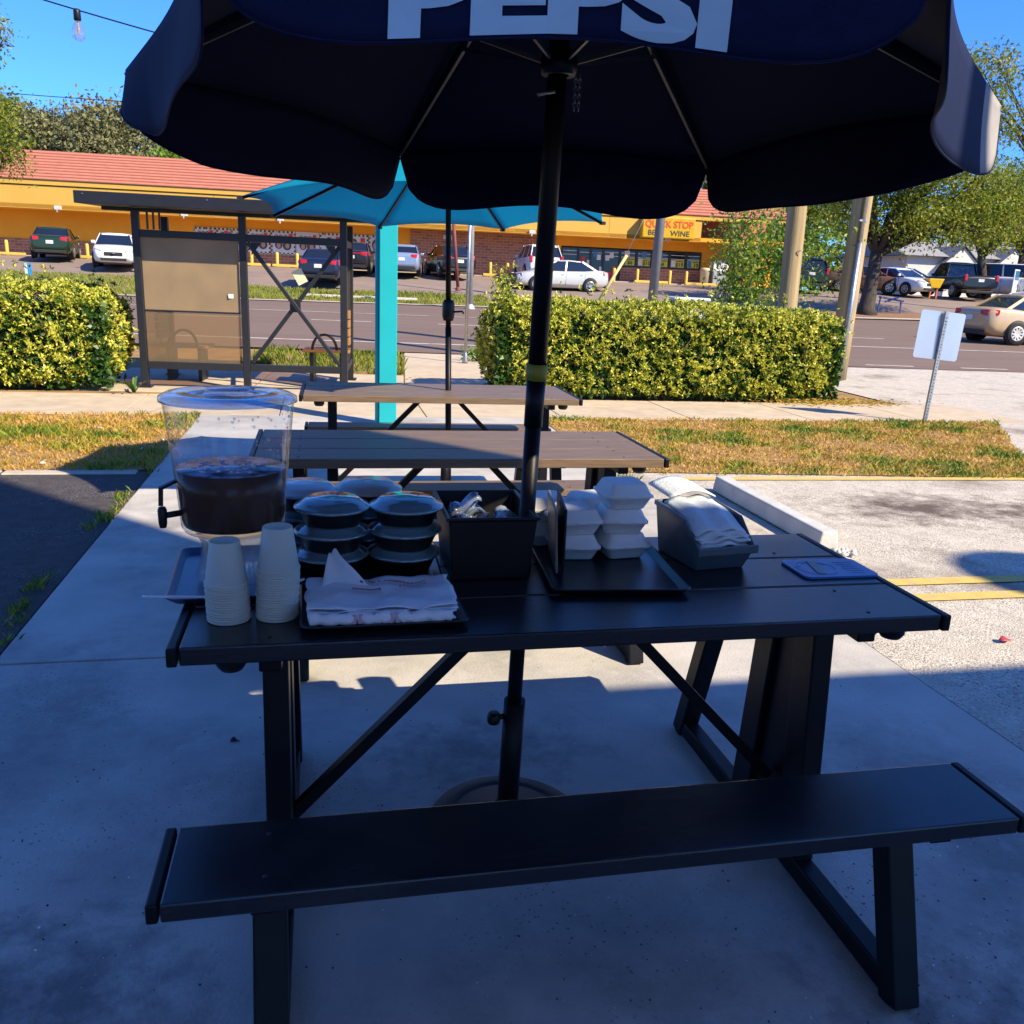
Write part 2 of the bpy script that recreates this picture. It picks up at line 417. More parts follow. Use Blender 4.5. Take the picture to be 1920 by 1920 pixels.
for v0, v1 in ((9.15,11.2),(11.22,13.3),(13.32,15.45)):
    q = SB(); q.box((.42,(v0+v1)/2,-.058), (1.5,v1-v0,.1)); q.build('path_panel', M_walk, pth, bevel=.005)
# kerb strip edging the left lot
kerb = MB()
for k in range(8): kerb.box((-2.35-.92*k, 4.80, -.034), (.9,.12,.06))
tag(kerb.build('kerb', M_kerb, bevel=.01), kind='structure')
# road
def vf(u): return min(34.0, max(28.6, 30.3+.13*(u+2)))
us = [-90,-40,-20,-12,-6,-2,2,6,12,18,26,40,90]
b = MB(); pts = []
for u in us:
    for k in range(8):
        v = 15.5+(vf(u)-15.5)*k/7; p = S(u, v); pts.append((p.x,p.y,p.z+.004))
b.add(pts, [(i*8+k, (i+1)*8+k, (i+1)*8+k+1, i*8+k+1) for i in range(len(us)-1) for k in range(7)])
tag(b.build('road', M_road, fix=False), kind='structure')
def vstrip(name, us_, f0, f1, dz, m, n=4):
    b = MB(); pts = []
    for u in us_:
        for k in range(n+1):
            v = f0(u)+(f1(u)-f0(u))*k/n; p = S(u, v); pts.append((p.x,p.y,p.z+dz))
    b.add(pts, [(i*(n+1)+k, (i+1)*(n+1)+k, (i+1)*(n+1)+k+1, i*(n+1)+k+1) for i in range(len(us_)-1) for k in range(n)])
    return tag(b.build(name, m, fix=False), kind='structure')
# lane markings where they can be seen
lines = MB()
def line(u0, u1, v, wd=.12):
    n_ = max(1, int((u1-u0)/2))
    for k in range(n_):
        a, c = u0+(u1-u0)*k/n_, u0+(u1-u0)*(k+1)/n_
        lines.add([S(a,v)+Vector((0,0,.009)), S(c,v)+Vector((0,0,.009)), S(c,v+wd)+Vector((0,0,.009)), S(a,v+wd)+Vector((0,0,.009))], [(0,1,2,3)])
line(-40,4,17.12); line(8,40,20.25)
for k in range(-8,3): line(k*3.4+.6, k*3.4+2.2, 22.45)
line(-40,4,25.5,.1); line(8.5,14,23.15)
for k in range(3): line(9.5+2.2*k, 10.6+2.2*k, 15.85, .1)
tag(lines.build('lane_markings', M_white, fix=False), kind='structure')
def lot_edge(u): return 38.9 if u < -8 else (36.4 if u > -6.5 else 38.9+(u+8)/1.5*(36.4-38.9))
gus = [-90,-50,-30,-20,-15,-12,-10,-8,-6.5,-4,-2,0,1.5,3.2]
vstrip('far_verge', gus, lambda u: vf(u)+.55, lot_edge, .012, mat('verge_turf', (.15,.15,.035), (.20,.14,.055), .95, scale=1.5, bump=.4))
vstrip('far_kerb', gus, lambda u: vf(u)+.02, lambda u: vf(u)+.55, .03, M_kerb, 1)
vstrip('far_apron', [3.2,6,10,14,16.5], lambda u: vf(u)+.02, lambda u: vf(u)+1.5, .008, M_kerb, 1)
vstrip('tree_island', [16.5,18,20,22,24,30], lambda u: vf(u)+.5, lambda u: vf(u)+3.2, .02, mat('pine_mulch', (.26,.14,.07), (.17,.09,.045), .95, scale=5, bump=.7))
vstrip('far_kerb', [16.5,18,20,22,24,30,60], lambda u: vf(u)+.02, lambda u: vf(u)+.5, .05, M_kerb, 1)
# yellow bay lines on the gravel
def yline(name, x0, x1, y0, y1, wd):
    b = MB(); n_ = 12
    b.grid(n_, 1, lambda s, t: (x0+(x1-x0)*s, y0+(y1-y0)*s+wd*t, -.003), False)
    return tag(b.build(name, M_yel, fix=False), kind='structure')
yline('bay_line', 1.95, 9, 1.70, 1.66, .10); yline('bay_line', 1.95, 9, 1.93, 1.90, .10); yline('bay_line', 2.1, 9, 4.42, 4.25, .10)
# grass
def scatter(n, x0, x1, y0, y1, test=None):
    P = np.stack([rng.uniform(x0,x1,n), rng.uniform(y0,y1,n), np.zeros(n)], 1)
    return P if test is None else P[test(P)]
def patch(P, s, seed):
    a = np.sin(P[:,0]*s*1.3+seed)*np.sin(P[:,1]*s*2.1+seed*2+P[:,0]*.7*s)+.7*np.sin(P[:,0]*s*3.7+P[:,1]*s*2.2+seed)*np.sin(P[:,1]*s*4.9-P[:,0]*s*1.9)+.4*np.sin(P[:,0]*s*9.1+seed)*np.sin(P[:,1]*s*11.3)
    return np.clip(.5+.42*a,0,1)
P = scatter(44000, 1.82, 7.8, 4.25, 7.50, lambda p: (p[:,1] > 4.70-.08*(p[:,0]-1.8)-.10*np.abs(np.sin(p[:,0]*5.3)*np.sin(p[:,0]*13.7))*rng.uniform(0,1,len(p))) & (p[:,1] > 4.42+(p[:,0]-5.6)*1.42))
pv = patch(P, 1.6, 1)
keep = rng.uniform(0,1,len(P)) < .5+.5*pv; P = P[keep]; pv = pv[keep]
tag(blades('lawn', P, rng.uniform(.012,.040,len(P))*(0.6+.8*pv), 1.0-.85*pv**1.3+rng.normal(0,.17,len(P)), M_grass, 1.4, .012), kind='stuff')
P = scatter(34000, -7, -1.77, 4.82, 7.50)
pv = patch(P, 1.4, 4); keep = rng.uniform(0,1,len(P)) < .5+.5*pv; P = P[keep]; pv = pv[keep]
tag(blades('lawn', P, rng.uniform(.012,.045,len(P))*(.6+.9*pv), 1.05-.85*pv**1.3+rng.normal(0,.17,len(P)), M_grass, 1.2, .012), kind='stuff')
n_ = 26000; uu = rng.uniform(-32,3.1,n_); ff = np.array([vf(a) for a in uu])+.6; ll = np.array([lot_edge(a) for a in uu]); vv = ff+(ll-ff)*rng.uniform(0,1,n_)
P = np.array([S(a,c) for a,c in zip(uu,vv)])
pv = patch(P, .5, 2)
tag(blades('verge_grass', P, rng.uniform(.05,.16,n_)*(.7+.6*pv), .75-.35*pv+rng.normal(0,.15,n_), M_grassg, .9, .035), kind='stuff')
# grit blown over the slab
G = []
for c in ((-1.35,-.25,.35),(-.95,-.75,.25),(1.05,-.35,.3),(.95,.05,.25),(-.3,-.85,.3),(.35,-.8,.3),(-1.3,.6,.4),(0,0,1.3)):
    n_ = 130 if c[2] < 1 else 420
    q = np.stack([rng.normal(c[0],c[2],n_), rng.normal(c[1],c[2]*.6,n_), np.full(n_,.0035)],1); G.append(q)
G = np.vstack(G); G = G[(np.abs(G[:,0]) < 1.75)]
gd = rng.normal(0,1,(len(G),3)); gd[:,2] *= .25
tag(leafmesh('grit', G, gd, rng.uniform(.0025,.0085,len(G)), np.where(rng.uniform(0,1,len(G)) < .72, .05, 1), leafmat('grit_chip', [(.02,.018,.018),(.05,.045,.04),(.7,.7,.7)], 0, .8), None, .7), kind='stuff')
# weeds along joints and by the bus stop
W = []
for k in range(60):
    c = (-1.80-rng.uniform(-.01,.10), rng.uniform(.8,4.8)); 
    if rng.uniform() < .4: W += [(c[0]+rng.normal(0,.02), c[1]+rng.normal(0,.05), -.01) for _ in range(18)]
for c in ((1.83,1.62),(1.86,1.45),(1.80,4.5),(-1.95,1.25),(-2.05,1.05),(-2.2,.9)):
    W += [(c[0]+rng.normal(0,.05), c[1]+rng.normal(0,.06), -.01) for _ in range(90)]
W = np.array(W)
tag(blades('weeds', W, rng.uniform(.015,.055,len(W)), rng.uniform(0,.6,len(W)), M_grass, 1.1, .011), kind='stuff')
n_ = 9000; uu = rng.uniform(-2.9,-.33,n_); vv = rng.uniform(11.6,15.2,n_)
P = np.array([S(a,c,-.02) for a,c in zip(uu,vv)]); pv = patch(P, 2.2, 3)
keep = rng.uniform(0,1,n_) < .10+.6*pv**2; P = P[keep]; pv = pv[keep]
tag(blades('bus_stop_weeds', P, rng.uniform(.05,.15,len(P))*(.4+.9*pv), .75-.5*pv+rng.normal(0,.2,len(P)), M_grassg, .8, .02), kind='stuff')
# unseen canopy added to shade the near slab, open below to admit skylight
shop = thing('shade_canopy', 'unseen flat-roofed canopy on posts added behind the camera for shade', 'canopy', (0,-4,0))
M_rend = mat('canopy_render', (.55,.55,.54), (.5,.5,.49), .9, scale=3, bump=.2)
MB().box((1,-6.85,5.18), (22,6.5,.22)).build('roof', M_rend, shop)
for x in (-9,-2.5,4,10.5):
    for y in (-4.2,-10): MB().box((x,y,2.5), (.2,.2,5.0)).build('post', M_rend, shop)
# unseen screen added above the roof to shade the left lot and middle table
MB().box((-4.5,-3.7,8.15), (19.2,.12,3.8)).build('shade_screen', M_rend, shop)
for k in range(6): MB().box((-13+3.4*k,-3.83,6.4), (.14,.14,2.4)).build('screen_post', M_rend, shop)
disc_mb = MB(); disc_mb.lathe([(0,-.10),(.3,-.07),(.55,0),(.56,.01),(.3,-.055),(0,-.085)],32)  # unseen disc added only to cast a round shadow on the gravel
disc_mb.v = [tuple(Matrix.Translation((8.75,-3.55,6.15)) @ SUN_TO.to_track_quat('Z','Y').to_matrix().to_4x4() @ Vector(p)) for p in disc_mb.v]
disc_mb.build('shadow_disc', M_rend, shop)
MB().tube([(8.75,-3.6,6.13),(8.75,-3.95,5.8),(8.75,-3.95,5.2)],.03,8).build('shadow_disc_mast', M_rend, shop)
b = MB()
for k in range(-3,4): b.box((1+3.1*k,-3.94,1.6), (1.6,.06,1.9))
b.build('window', clear('shop_glass', (.2,.25,.28), .1, .2), shop)

# ------------------------------------------------------------------ picnic tables
W2 = .85                                   # half length
def make_table():
    t = proto('picnic_table', 'shaded picnic table in front laden with food boxes, bowls and drink dispenser', 'picnic table', 'three picnic tables in a row on the slab')
    for k in range(3):
        y = -.331+.2207*(k+.5)
        MB().box((0,y,.771), (2*W2-.05,.214,.038)).build('plank', M_plank, t, bevel=.004)
    for s in (-1,1):
        MB().box((s*(W2-.012),0,.7712), (.020,.664,.039)).build('end_cap', M_black, t, bevel=.004)
        MB().box((0,s*.538,.457), (2*W2-.05,.214,.036)).build('bench_plank', M_plank, t, bevel=.004)
        for q in (-1,1):
            MB().box((q*(W2-.012),s*.538,.4572), (.020,.216,.037)).build('bench_end_cap', M_black, t, bevel=.004)
        x = s*.66
        MB().box((x,0,.03), (.052,1.19,.052)).build('base_rail', M_black, t, bevel=.005)
        for q in (-1,1):
            MB().bar((x,q*.60,.0),(x,q*.46,.437), .062,.062,(0,1,0)).build('leg', M_black, t, bevel=.005)
            MB().bar((x,q*.14,.05),(x,q*.085,.75), .055,.095,(0,1,0)).build('post', M_black, t, bevel=.005)
        MB().add([(x+o_,y_,z_) for o_ in (-.009,.009) for y_,z_ in ((-.125,.10),(.125,.10),(.085,.71),(-.085,.71))],[(0,1,2,3),(7,6,5,4),(0,4,5,1),(1,5,6,2),(2,6,7,3),(3,7,4,0)]).build('web_plate', M_black, t)
        MB().box((x,s*0-.53,.432), (.046,.20,.014)).build('bench_bracket', M_black, t)
        MB().box((x,.53,.432), (.046,.20,.014)).build('bench_bracket', M_black, t)
        MB().box((x,0,.735), (.044,.60,.032)).build('top_bearer', M_black, t, bevel=.004)
        MB().bar((s*.635,0,.20),(s*.10,0,.748), .028,.028).build('brace', M_black, t)
        sw = MB()
        for q in range(3):
            for dy in (-.07,.07): sw.lathe([(0,.0016),(.004,.0014),(.005,0)],8,(s*.66,-.2207+.2207*q+dy,.790))
            if q < 2: sw.lathe([(0,.0016),(.004,.0014),(.005,0)],8,(s*.66,s*.538+(-.06 if q else .06),.475))
        tag(sw.build('screw_heads', M_blackp, t, fix=False), kind='stuff')
        MB().lathe([(0,0),(.022,.0),(.03,.012),(.03,.03)],16,(s*.735,-.28,.722)).build('foot_cap', M_blackp, t)
    return t
tab = make_table()
t2 = copy_tree(tab, (.014,1.749,0), 0, 'brown picnic table in the middle, half in sun and half in shade')
t3 = copy_tree(tab, (.167,3.545,0), R(-.9), 'sunlit brown picnic table farthest back with the turquoise umbrella pole through it')
for ch in tab.children:                                   # nearest table: its shade is painted in as darker boards
    if 'plank' in ch.name: ch.data = ch.data.copy(); ch.data.materials[0] = M_plank_shaded

# ------------------------------------------------------------------ umbrellas
def umbrella_base(x, y, label):
    t = thing('umbrella_base', label, 'umbrella base', (x,y,0), 'umbrella bases on the slab')
    MB().lathe([(0,0),(.218,0),(.222,.008),(.212,.022),(.16,.034),(.155,.030),(.14,.036),(.05,.052),(.04,.06)],48,(x,y,0)).build('disc', mat('cast_base', (.05,.035,.03), (.03,.022,.02), .55, scale=14, bump=.2), t)
    MB().tube([(x,y,.03),(x+.001,y-.029,.40)],.029,24).build('stem', M_black, t)
    k = MB(); k.tube([(x-.022,y-.028,.355),(x-.05,y-.034,.355)],.008,8); k.lathe([(0,-.015),(.015,-.015),(.018,-.008),(.018,.008),(.014,.015),(0,.015)],12,(x-.056,y-.036,.355))
    k.build('knob', M_blackp, t)
    return t
umbrella_base(-.060,.160,'round cast base with dark stem and knob under the nearest picnic table')
umbrella_base(.215,3.56,'round cast base with dark stem under the farthest picnic table')

M_navy = fabric('navy_canvas', (.004,.008,.034), (.003,.006,.026))
M_navyo = fabric('royal_navy_canvas', (.006,.012,.05), (.005,.010,.04))
M_letter = mat('white_print', (.50,.70,.80), (.44,.63,.73), .7, scale=12)
M_whitec = fabric('white_canvas', (.46,.43,.42), (.40,.38,.37), .3)
def u_point(c, ang, r, z, tilt):
    x, y = c[0]+r*math.cos(ang), c[1]+r*math.sin(ang)
    return Vector((x, y, z+tilt[0]*(x-c[0])+tilt[1]*(y-c[1])))
um = thing('patio_umbrella', 'dark navy patio umbrella with scalloped valance and white lettering over nearest table', 'umbrella', (-.06,0,0))
UC, UR, UZ, UH, UT = (-.06,0), .920, 1.882, 2.29, (-.012,-.042)
tips = [u_point(UC, R(46+60*k), UR, UZ, UT) for k in range(6)]
hub = Vector((UC[0], UC[1], UH))
for k in range(6):
    a, c = tips[k], tips[(k+1) % 6]
    def fn(s, t, a=a, c=c):
        e = a.lerp(c, s); p = hub.lerp(e, t)
        sag = .030*math.sin(PI*s)*t                      # cloth pulls in between ribs
        p = p + (hub-e).normalized()*sag*1.4
        p.z -= .035*math.sin(PI*t)*math.sin(PI*s) - .02*math.sin(PI*t)
        return p
    pn = MB().grid(14,12,fn).build('canopy_panel', M_navy, um, solid=.0015, fix=False)
    # hanging flap with rounded corners
    out = Vector(((a+c)/2-hub)); out.z = 0; out.normalize()
    ln = .150 if k == 3 else .170
    def ff(s, t, a=a, c=c, out=out, k=k):
        e = fn(s, 1.0)
        q = abs(2*s-1)
        shp = max(.12, (1-q**7)**.42); L = ln*shp + .008*math.sin(9*s+k*2)*shp
        flare = .004 + .016*math.sin(7*s+k*1.9)*t
        curl = 0
        if k == 5: curl = .05*max(0,1-s/.24)**1.0*t      # flap end blown outwards
        if k == 1: curl = .045*max(0,(s-.8)/.2)*t
        if k == 2: curl = .05*max(0,1-s/.2)*t
        curl *= (shp-.12)/.88
        return e + out*(flare*t*shp+curl) + Vector((0,0,-L*t*(1-.35*(curl > 0)*min(1,curl/.08))))
    fl = MB().grid(36,8,ff)
    ms = [M_navy, M_navyo]
    if k == 5:
        ms = [M_navy, M_navyo]
    if k == 4:
        ms = [M_navy, M_navyo, M_whitec, M_whitec]
        for i in range(len(fl.f)):
            if (i % 36) > 29: fl.m[i] = 2
    fo = fl.build('valance_flap', ms, um, solid=.0015, fix=False)
    fo.modifiers['solid'].material_offset = 1; fo.modifiers['solid'].material_offset_rim = 0
    # hem along the free edge
    hm = MB().tube([ff(i/36,1.0) for i in range(37)], .0022, 5)
    hm.build('hem', M_navyo, fo)
    if k == 3:                                            # lettering on the flap that faces the camera
        vs, fs = text_mesh('PEPSI', .116, .0060)
        x0, x1 = min(v[0] for v in vs), max(v[0] for v in vs); wd = .45
        lv = []
        for v in vs:
            s = .5+ (v[0]-(x0+x1)/2)/(x1-x0)*wd/.925 -.005
            t = 1-(v[1]+.010)/ln
            p = ff(min(max(s,.01),.99), t)
            lv.append(p+out*.0035)
        MB().add(lv, fs).build('lettering', M_letter, fo, fix=False)
    # rib and its strut
    MB().bar(tips[k]+Vector((0,0,-.012)), hub+Vector((0,0,-.02)), .008,.012).build('rib', mat('rib_steel', (.20,.19,.18), None, .4, metal=.6), um)
    mid = hub.lerp(tips[k], .52)
    MB().bar(mid+Vector((0,0,-.018)), Vector((UC[0],UC[1],1.93))+Vector((tips[k].x-UC[0],tips[k].y-UC[1],0)).normalized()*.03, .006,.009).build('strut', MATS['rib_steel'], um)
up_ = lambda z: Vector((-.060+.004*z/2.26, .165*(1-z/2.26), z))
MB().tube([up_(.06),up_(1.25)],.0195,24).build('lower_pole', M_black, um)
MB().tube([up_(1.24),up_(2.26)],.0215,24).build('pole', M_black, um)
MB().tube([up_(1.15),up_(1.26)],.0225,24).build('pole_sleeve', M_black, um)
MB().tube([up_(1.262),up_(1.30)],.0252,24).build('yellow_band', mat('yellow_tape', (.33,.27,.02), None, .6), um)
MB().lathe([(.022,0),(.036,.0),(.040,.02),(.036,.045),(.022,.05)],20,(UC[0],UC[1],1.905)).build('runner', M_blackp, um)
MB().lathe([(.0,.07),(.03,.06),(.055,.03),(.055,0),(.022,-.03)],20,(UC[0],UC[1],UH-.02)).build('hub', M_blackp, um)
b = MB()
for q in range(2):
    for i in range(9):
        z = 1.900-.0075*i
        cx = UC[0]+.030+.009*q; cy = UC[1]-.028
        ring = [(cx+.0035*math.cos(2*PI*j/8)*(1 if i % 2 else .25), cy+.0035*math.cos(2*PI*j/8)*(.25 if i % 2 else 1), z+.0058*math.sin(2*PI*j/8)) for j in range(9)]
        b.tube(ring, .0010, 5, False)
b.build('chain', M_steel, um)
MB().tube([(UC[0]-.012,-.02,1.87),(UC[0]-.05,-.03,1.86)],.004,8).build('locking_pin', M_steel, um)

M_teal = fabric('turquoise_canvas', (.008,.42,.55), (.007,.38,.50), .55, tcol=(.006,.46,.68))
tu = thing('patio_umbrella', 'turquoise patio umbrella with dark ribs over the farthest table', 'umbrella', (.2,3.55,0))
TC, TR, TZ, THB = (.14,3.55), 1.15, 1.862, 2.30
tt_ = (.018,-.046)
ttips = [u_point(TC, R(59+45*k), TR, TZ, tt_) for k in range(8)]
thub = Vector((TC[0], TC[1], THB))
for k in range(8):
    a, c = ttips[k], ttips[(k+1) % 8]
    def fn(s, t, a=a, c=c):
        e = a.lerp(c, s)
        e = e + (thub-e)*(.055*4*s*(1-s))
        p = thub.lerp(e, t); p.z -= .02*math.sin(PI*t)*math.sin(PI*s)
        return p
    MB().grid(10,10,fn).build('canopy_panel', M_teal, tu, solid=.0015, fix=False)
    MB().bar(ttips[k]+Vector((0,0,-.010)), thub+Vector((0,0,-.02)), .012,.016).build('rib', M_black, tu)
    MB().box(ttips[k]+Vector((0,0,-.006)), (.03,.03,.02), R(59+45*k)).build('rib_tip', M_blackp, tu)
pl = lambda z: Vector((.225-.028*(z-.79)/1.2, 3.55, z))
MB().tube([pl(.1),pl(1.18)], .019, 16).build('lower_pole', M_black, tu)
MB().tube([pl(1.15),pl(2.28)], .0165, 16).build('pole', M_black, tu)
ck = MB().lathe([(0,0),(.03,.0),(.038,.03),(.038,.10),(.03,.125),(0,.125)],16,(pl(1.25).x,3.55,1.22)).build('crank_housing', M_blackp, tu)
h = MB(); h.tube([(.245,3.53,1.275),(.295,3.515,1.28),(.30,3.50,1.27)],.006,8); h.build('crank_handle', M_blackp, ck)

# ------------------------------------------------------------------ things on the nearest table
ZT = .7905
M_clear = clear('clear_acrylic', (.97,.98,1), .022, .022, .04, (.85,.80,.70))
M_lid = clear('clear_lid', (.93,.96,1), .18, .40, .09, (.30,.52,.62))  # blue-grey milk puts the sky's reflection into the lid colour
M_tea = mat('iced_tea', (.070,.020,.007), (.05,.014,.005), .2, spec=.2, scale=4)
def tray(name, label, cat, x0, x1, y0, y1, z, m, rz=0, group=None, h=.016, r=.02):
    cx, cy = (x0+x1)/2, (y0+y1)/2; hx, hy = (x1-x0)/2, (y1-y0)/2
    def rr(hx, hy, r_, zz):
        o = []
        for sx, sy, a0 in ((1,1,0),(-1,1,90),(-1,-1,180),(1,-1,270)):
            for j in range(5):
                a = R(a0+22.5*j); o.append((sx*(hx-r_)+r_*math.cos(a), sy*(hy-r_)+r_*math.sin(a), zz))
        return o
    b = MB()
    b.loft([rr(hx-.016,hy-.016,r,0), rr(hx-.003,hy-.003,r,h-.003), rr(hx,hy,r,h), rr(hx-.006,hy-.006,r,h), rr(hx-.018,hy-.018,r,.004)], True)
    o = b.build(name, m)
    o.location = (cx,cy,z); o.rotation_euler = (0,0,rz)
    return tag(o, label, cat, group)
M_tray = mat('black_tray', (.012,.013,.018), (.009,.010,.014), .28, scale=30, bump=.08, bscale=400)
M_btray = mat('blue_tray', (.02,.045,.12), (.016,.036,.10), .3, scale=10)
tray('serving_tray', 'blue tray under the drink dispenser poking past the table end', 'tray', -.895,-.615,-.105,.27, ZT, M_btray, R(3), 'trays on the nearest table')
tray('serving_tray', 'black tray under the printed paper bags at the table front', 'tray', -.605,-.262,-.292,-.02, ZT, M_tray, R(1), 'trays on the nearest table')
tray('serving_tray', 'empty-fronted black tray with the white foam boxes at its back', 'tray', -.03,.305,-.145,.25, ZT, M_tray, R(-5), 'trays on the nearest table', .018)
tray('serving_tray', 'dark tray beneath the stacked bowls', 'tray', -.655,-.275,-.005,.325, ZT, M_tray, R(-2), 'trays on the nearest table')
# dispenser
DX, DY = -.752, .045
dz = thing('drink_dispenser', 'clear drink dispenser half full of dark iced tea with black spigot', 'drink dispenser', (DX,DY,ZT))
base = MB().lathe([(.085,.014),(.088,.02),(.075,.06),(.072,.10),(.085,.128),(.080,.128),(.068,.10),(.071,.06),(.083,.018)],40,(DX,DY,ZT)).build('pedestal', clear('pedestal_plastic', (.95,.96,.97), .06, .22, .08, (.75,.76,.76)), dz)
jar = MB().lathe([(.0,.130),(.106,.130),(.112,.14),(.118,.22),(.127,.31),(.138,.415),(.141,.42),(.137,.424)],56,(DX,DY,ZT)).build('jar', M_clear, dz)
MB().lathe([(0,.142),(.106,.142),(.110,.155),(.1145,.22),(.119,.268),(0,.268)],56,(DX,DY,ZT)).build('tea', M_tea, dz)
MB().lathe([(0,.2686),(.117,.2686),(.117,.2692),(0,.2694)],48,(DX,DY,ZT)).build('sky_sheen', mat('tea_sky_sheen', (.26,.36,.55), (.03,.03,.05), .2, scale=26, lo=.42, hi=.62), dz)  # blue blotches paint the reflected sky onto the tea surface
fo_ = MB()
for i in range(45):
    a, r_ = random.uniform(0,2*PI), .085*math.sqrt(random.random())
    fo_.lathe([(0,.003),(.004,.003),(.006,0)],7,(DX+r_*math.cos(a),DY+r_*math.sin(a),ZT+.2685))
fo_.build('foam_bubbles', clear('bubble', (.9,.93,.97), .12, .15), dz)
dr = MB()
for i in range(70):
    a, t_ = random.uniform(PI*1.05,PI*1.95), random.random()
    r_ = .115+.018*t_; z_ = .285+.12*t_; q = random.uniform(.0012,.0032)
    c_ = Vector((DX+r_*math.cos(a),DY+r_*math.sin(a),ZT+z_))
    dr.lathe([(0,-q*1.6),(q,-q*.6),(q*.9,q*.5),(0,q)],6,c_)
dr.build('droplets', clear('droplet', (.95,.97,1), .15, .1), dz)
ld = MB().lathe([(.0,.436),(.05,.437),(.054,.430),(.085,.431),(.090,.437),(.132,.434),(.145,.427),(.146,.418),(.138,.417),(.09,.431),(.085,.426),(0,.428)],56,(DX,DY,ZT)).build('lid', clear('blue_lid', (.80,.89,1), .12, .12, .12, (.35,.55,.85)), dz)
MB().lathe([(0,.446),(.045,.445),(.050,.441),(.048,.436)],28,(DX,DY,ZT)).build('lid_knob', MATS['blue_lid'], ld)
sp = MB(); sp.tube([(DX-.095,DY-.02,ZT+.172),(DX-.145,DY-.055,ZT+.172)],.007,12)
sp.lathe([(.0,-.024),(.007,-.024),(.009,-.015),(.010,.015),(.007,.022),(0,.022)],14,(DX-.142,DY-.053,ZT+.170))
sp.build('spigot', M_blackp, dz)
lv = MB(); lv.bar((DX-.144,DY-.054,ZT+.195),(DX-.142,DY-.053,ZT+.235),.009,.007); lv.bar((DX-.143,DY-.053,ZT+.233),(DX-.112,DY-.032,ZT+.246),.010,.006)
lv.build('spigot_lever', M_blackp, dz)
# plastic knives by the cups
M_cut = clear('clear_cutlery', (.92,.94,1), .15, .7, .1, (.80,.82,.88))
def cutlery(label, p0, p1, wd, group='loose clear plastic cutlery'):
    b = MB(); p0, p1 = Vector(p0), Vector(p1); d = (p1-p0); n = Vector((-d.y,d.x,0)).normalized()
    prof = [(0,.25),(.05,.55),(.25,.6),(.5,.42),(.6,.5),(.8,.8),(.95,.55),(1,.1)]
    b.loft([[p0+d*t+n*(wd*k), p0+d*t+Vector((0,0,.003+.003*k)), p0+d*t-n*(wd*k), p0+d*t-Vector((0,0,.001))] for t, k in prof])
    return tag(b.build('plastic_knife', M_cut), label, 'plastic knife', group)
cutlery('clear plastic knife sticking out past the left table end on the blue tray', (-.93,-.09,.808), (-.72,-.125,.812), .009)
cutlery('clear plastic knife whose tip shows right of the cup stacks', (-.70,-.10,.808), (-.595,-.085,.835), .009)
# cups
M_cup = fabric('cup_plastic', (.82,.83,.76), (.79,.80,.73), .45, .4, (.85,.85,.70))
cp = MB().lathe([(0,.0885),(.0285,.0885),(.0300,.0905),(.0315,.089),(.0435,.005),(.0458,.0052),(.0465,.0020),(.0452,.0),(.0428,.001),(.0305,.085)],32).build('paper_cup', M_cup)
tag(cp, None, 'cup', 'upside-down plastic cups in two stacks')
def cup_stack(x, y, n1, n2, lab, lean, first=None):
    for i in range(n1+n2):
        z = ZT + .0052*i
        o = first if (first and i == 0) else cp.copy()
        if o is not first: COL.objects.link(o)
        o.location = (x+lean*i*.0006, y, z); o.rotation_euler = (0,0,i*.7)
        o.scale = (.94+.012*math.sin(i*2.3),)*2+(1,)
        o['category'] = 'cup'; o['group'] = 'upside-down plastic cups in two stacks'
        OR = ['topmost','second','third','fourth','fifth','sixth','seventh','eighth','ninth','tenth','eleventh','twelfth','thirteenth','fourteenth','fifteenth','sixteenth','seventeenth','eighteenth','nineteenth','twentieth','lowest']
        o['label'] = '%s upside-down white cup counted from the top of the %s stack' % (OR[n1+n2-1-i], lab)
cup_stack(-.746,-.185,16,0,'shorter left',-.3,cp)
cup_stack(-.650,-.180,21,0,'taller right',.4)
# bowls with domed lids
def make_bowl():
    t = proto('meal_bowl', 'bowl', 'lidded bowl', 'black meal bowls with clear lids')
    MB().lathe([(0,0),(.058,0),(.062,.003),(.079,.042),(.086,.045),(.086,.048),(.076,.047),(.06,.008),(0,.006)],40).build('container', M_blackp, t)
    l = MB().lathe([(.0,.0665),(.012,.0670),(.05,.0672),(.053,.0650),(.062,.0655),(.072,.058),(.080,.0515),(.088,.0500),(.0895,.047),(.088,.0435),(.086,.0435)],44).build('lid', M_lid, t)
    return t
bw = make_bowl()
def bowl_stack(x, y, n, where, first=False):
    for i in range(n):
        o = bw if (first and i == 0) else copy_tree(bw)
        place(o, (x+random.uniform(-.003,.003), y+random.uniform(-.003,.003), ZT+.004+.0575*i), i*1.3)
        o['label'] = '%s lidded black bowl of the %s stack' % (['lowest','middle','topmost'][i], where)
bowl_stack(-.535,.085,3,'front left',True)
bowl_stack(-.362,.085,3,'front right')
bowl_stack(-.597,.245,3,'rear left, beside the dispenser')
bowl_stack(-.440,.262,3,'rear right, behind the front bowls')
for o in [x for x in COL.objects if x.get('label','').startswith('topmost lidded black bowl of the rear')]:
    for ch in o.children:
        if ch.name.startswith('lid'):
            ch.data = ch.data.copy()
            ch.data.materials[0] = clear('white_lid', (.9,.93,1), .15, .75, .2, (.72,.76,.82)) if 'left' in o['label'] else clear('beige_lid', (.9,.93,1), .15, .75, .2, (.50,.44,.38))
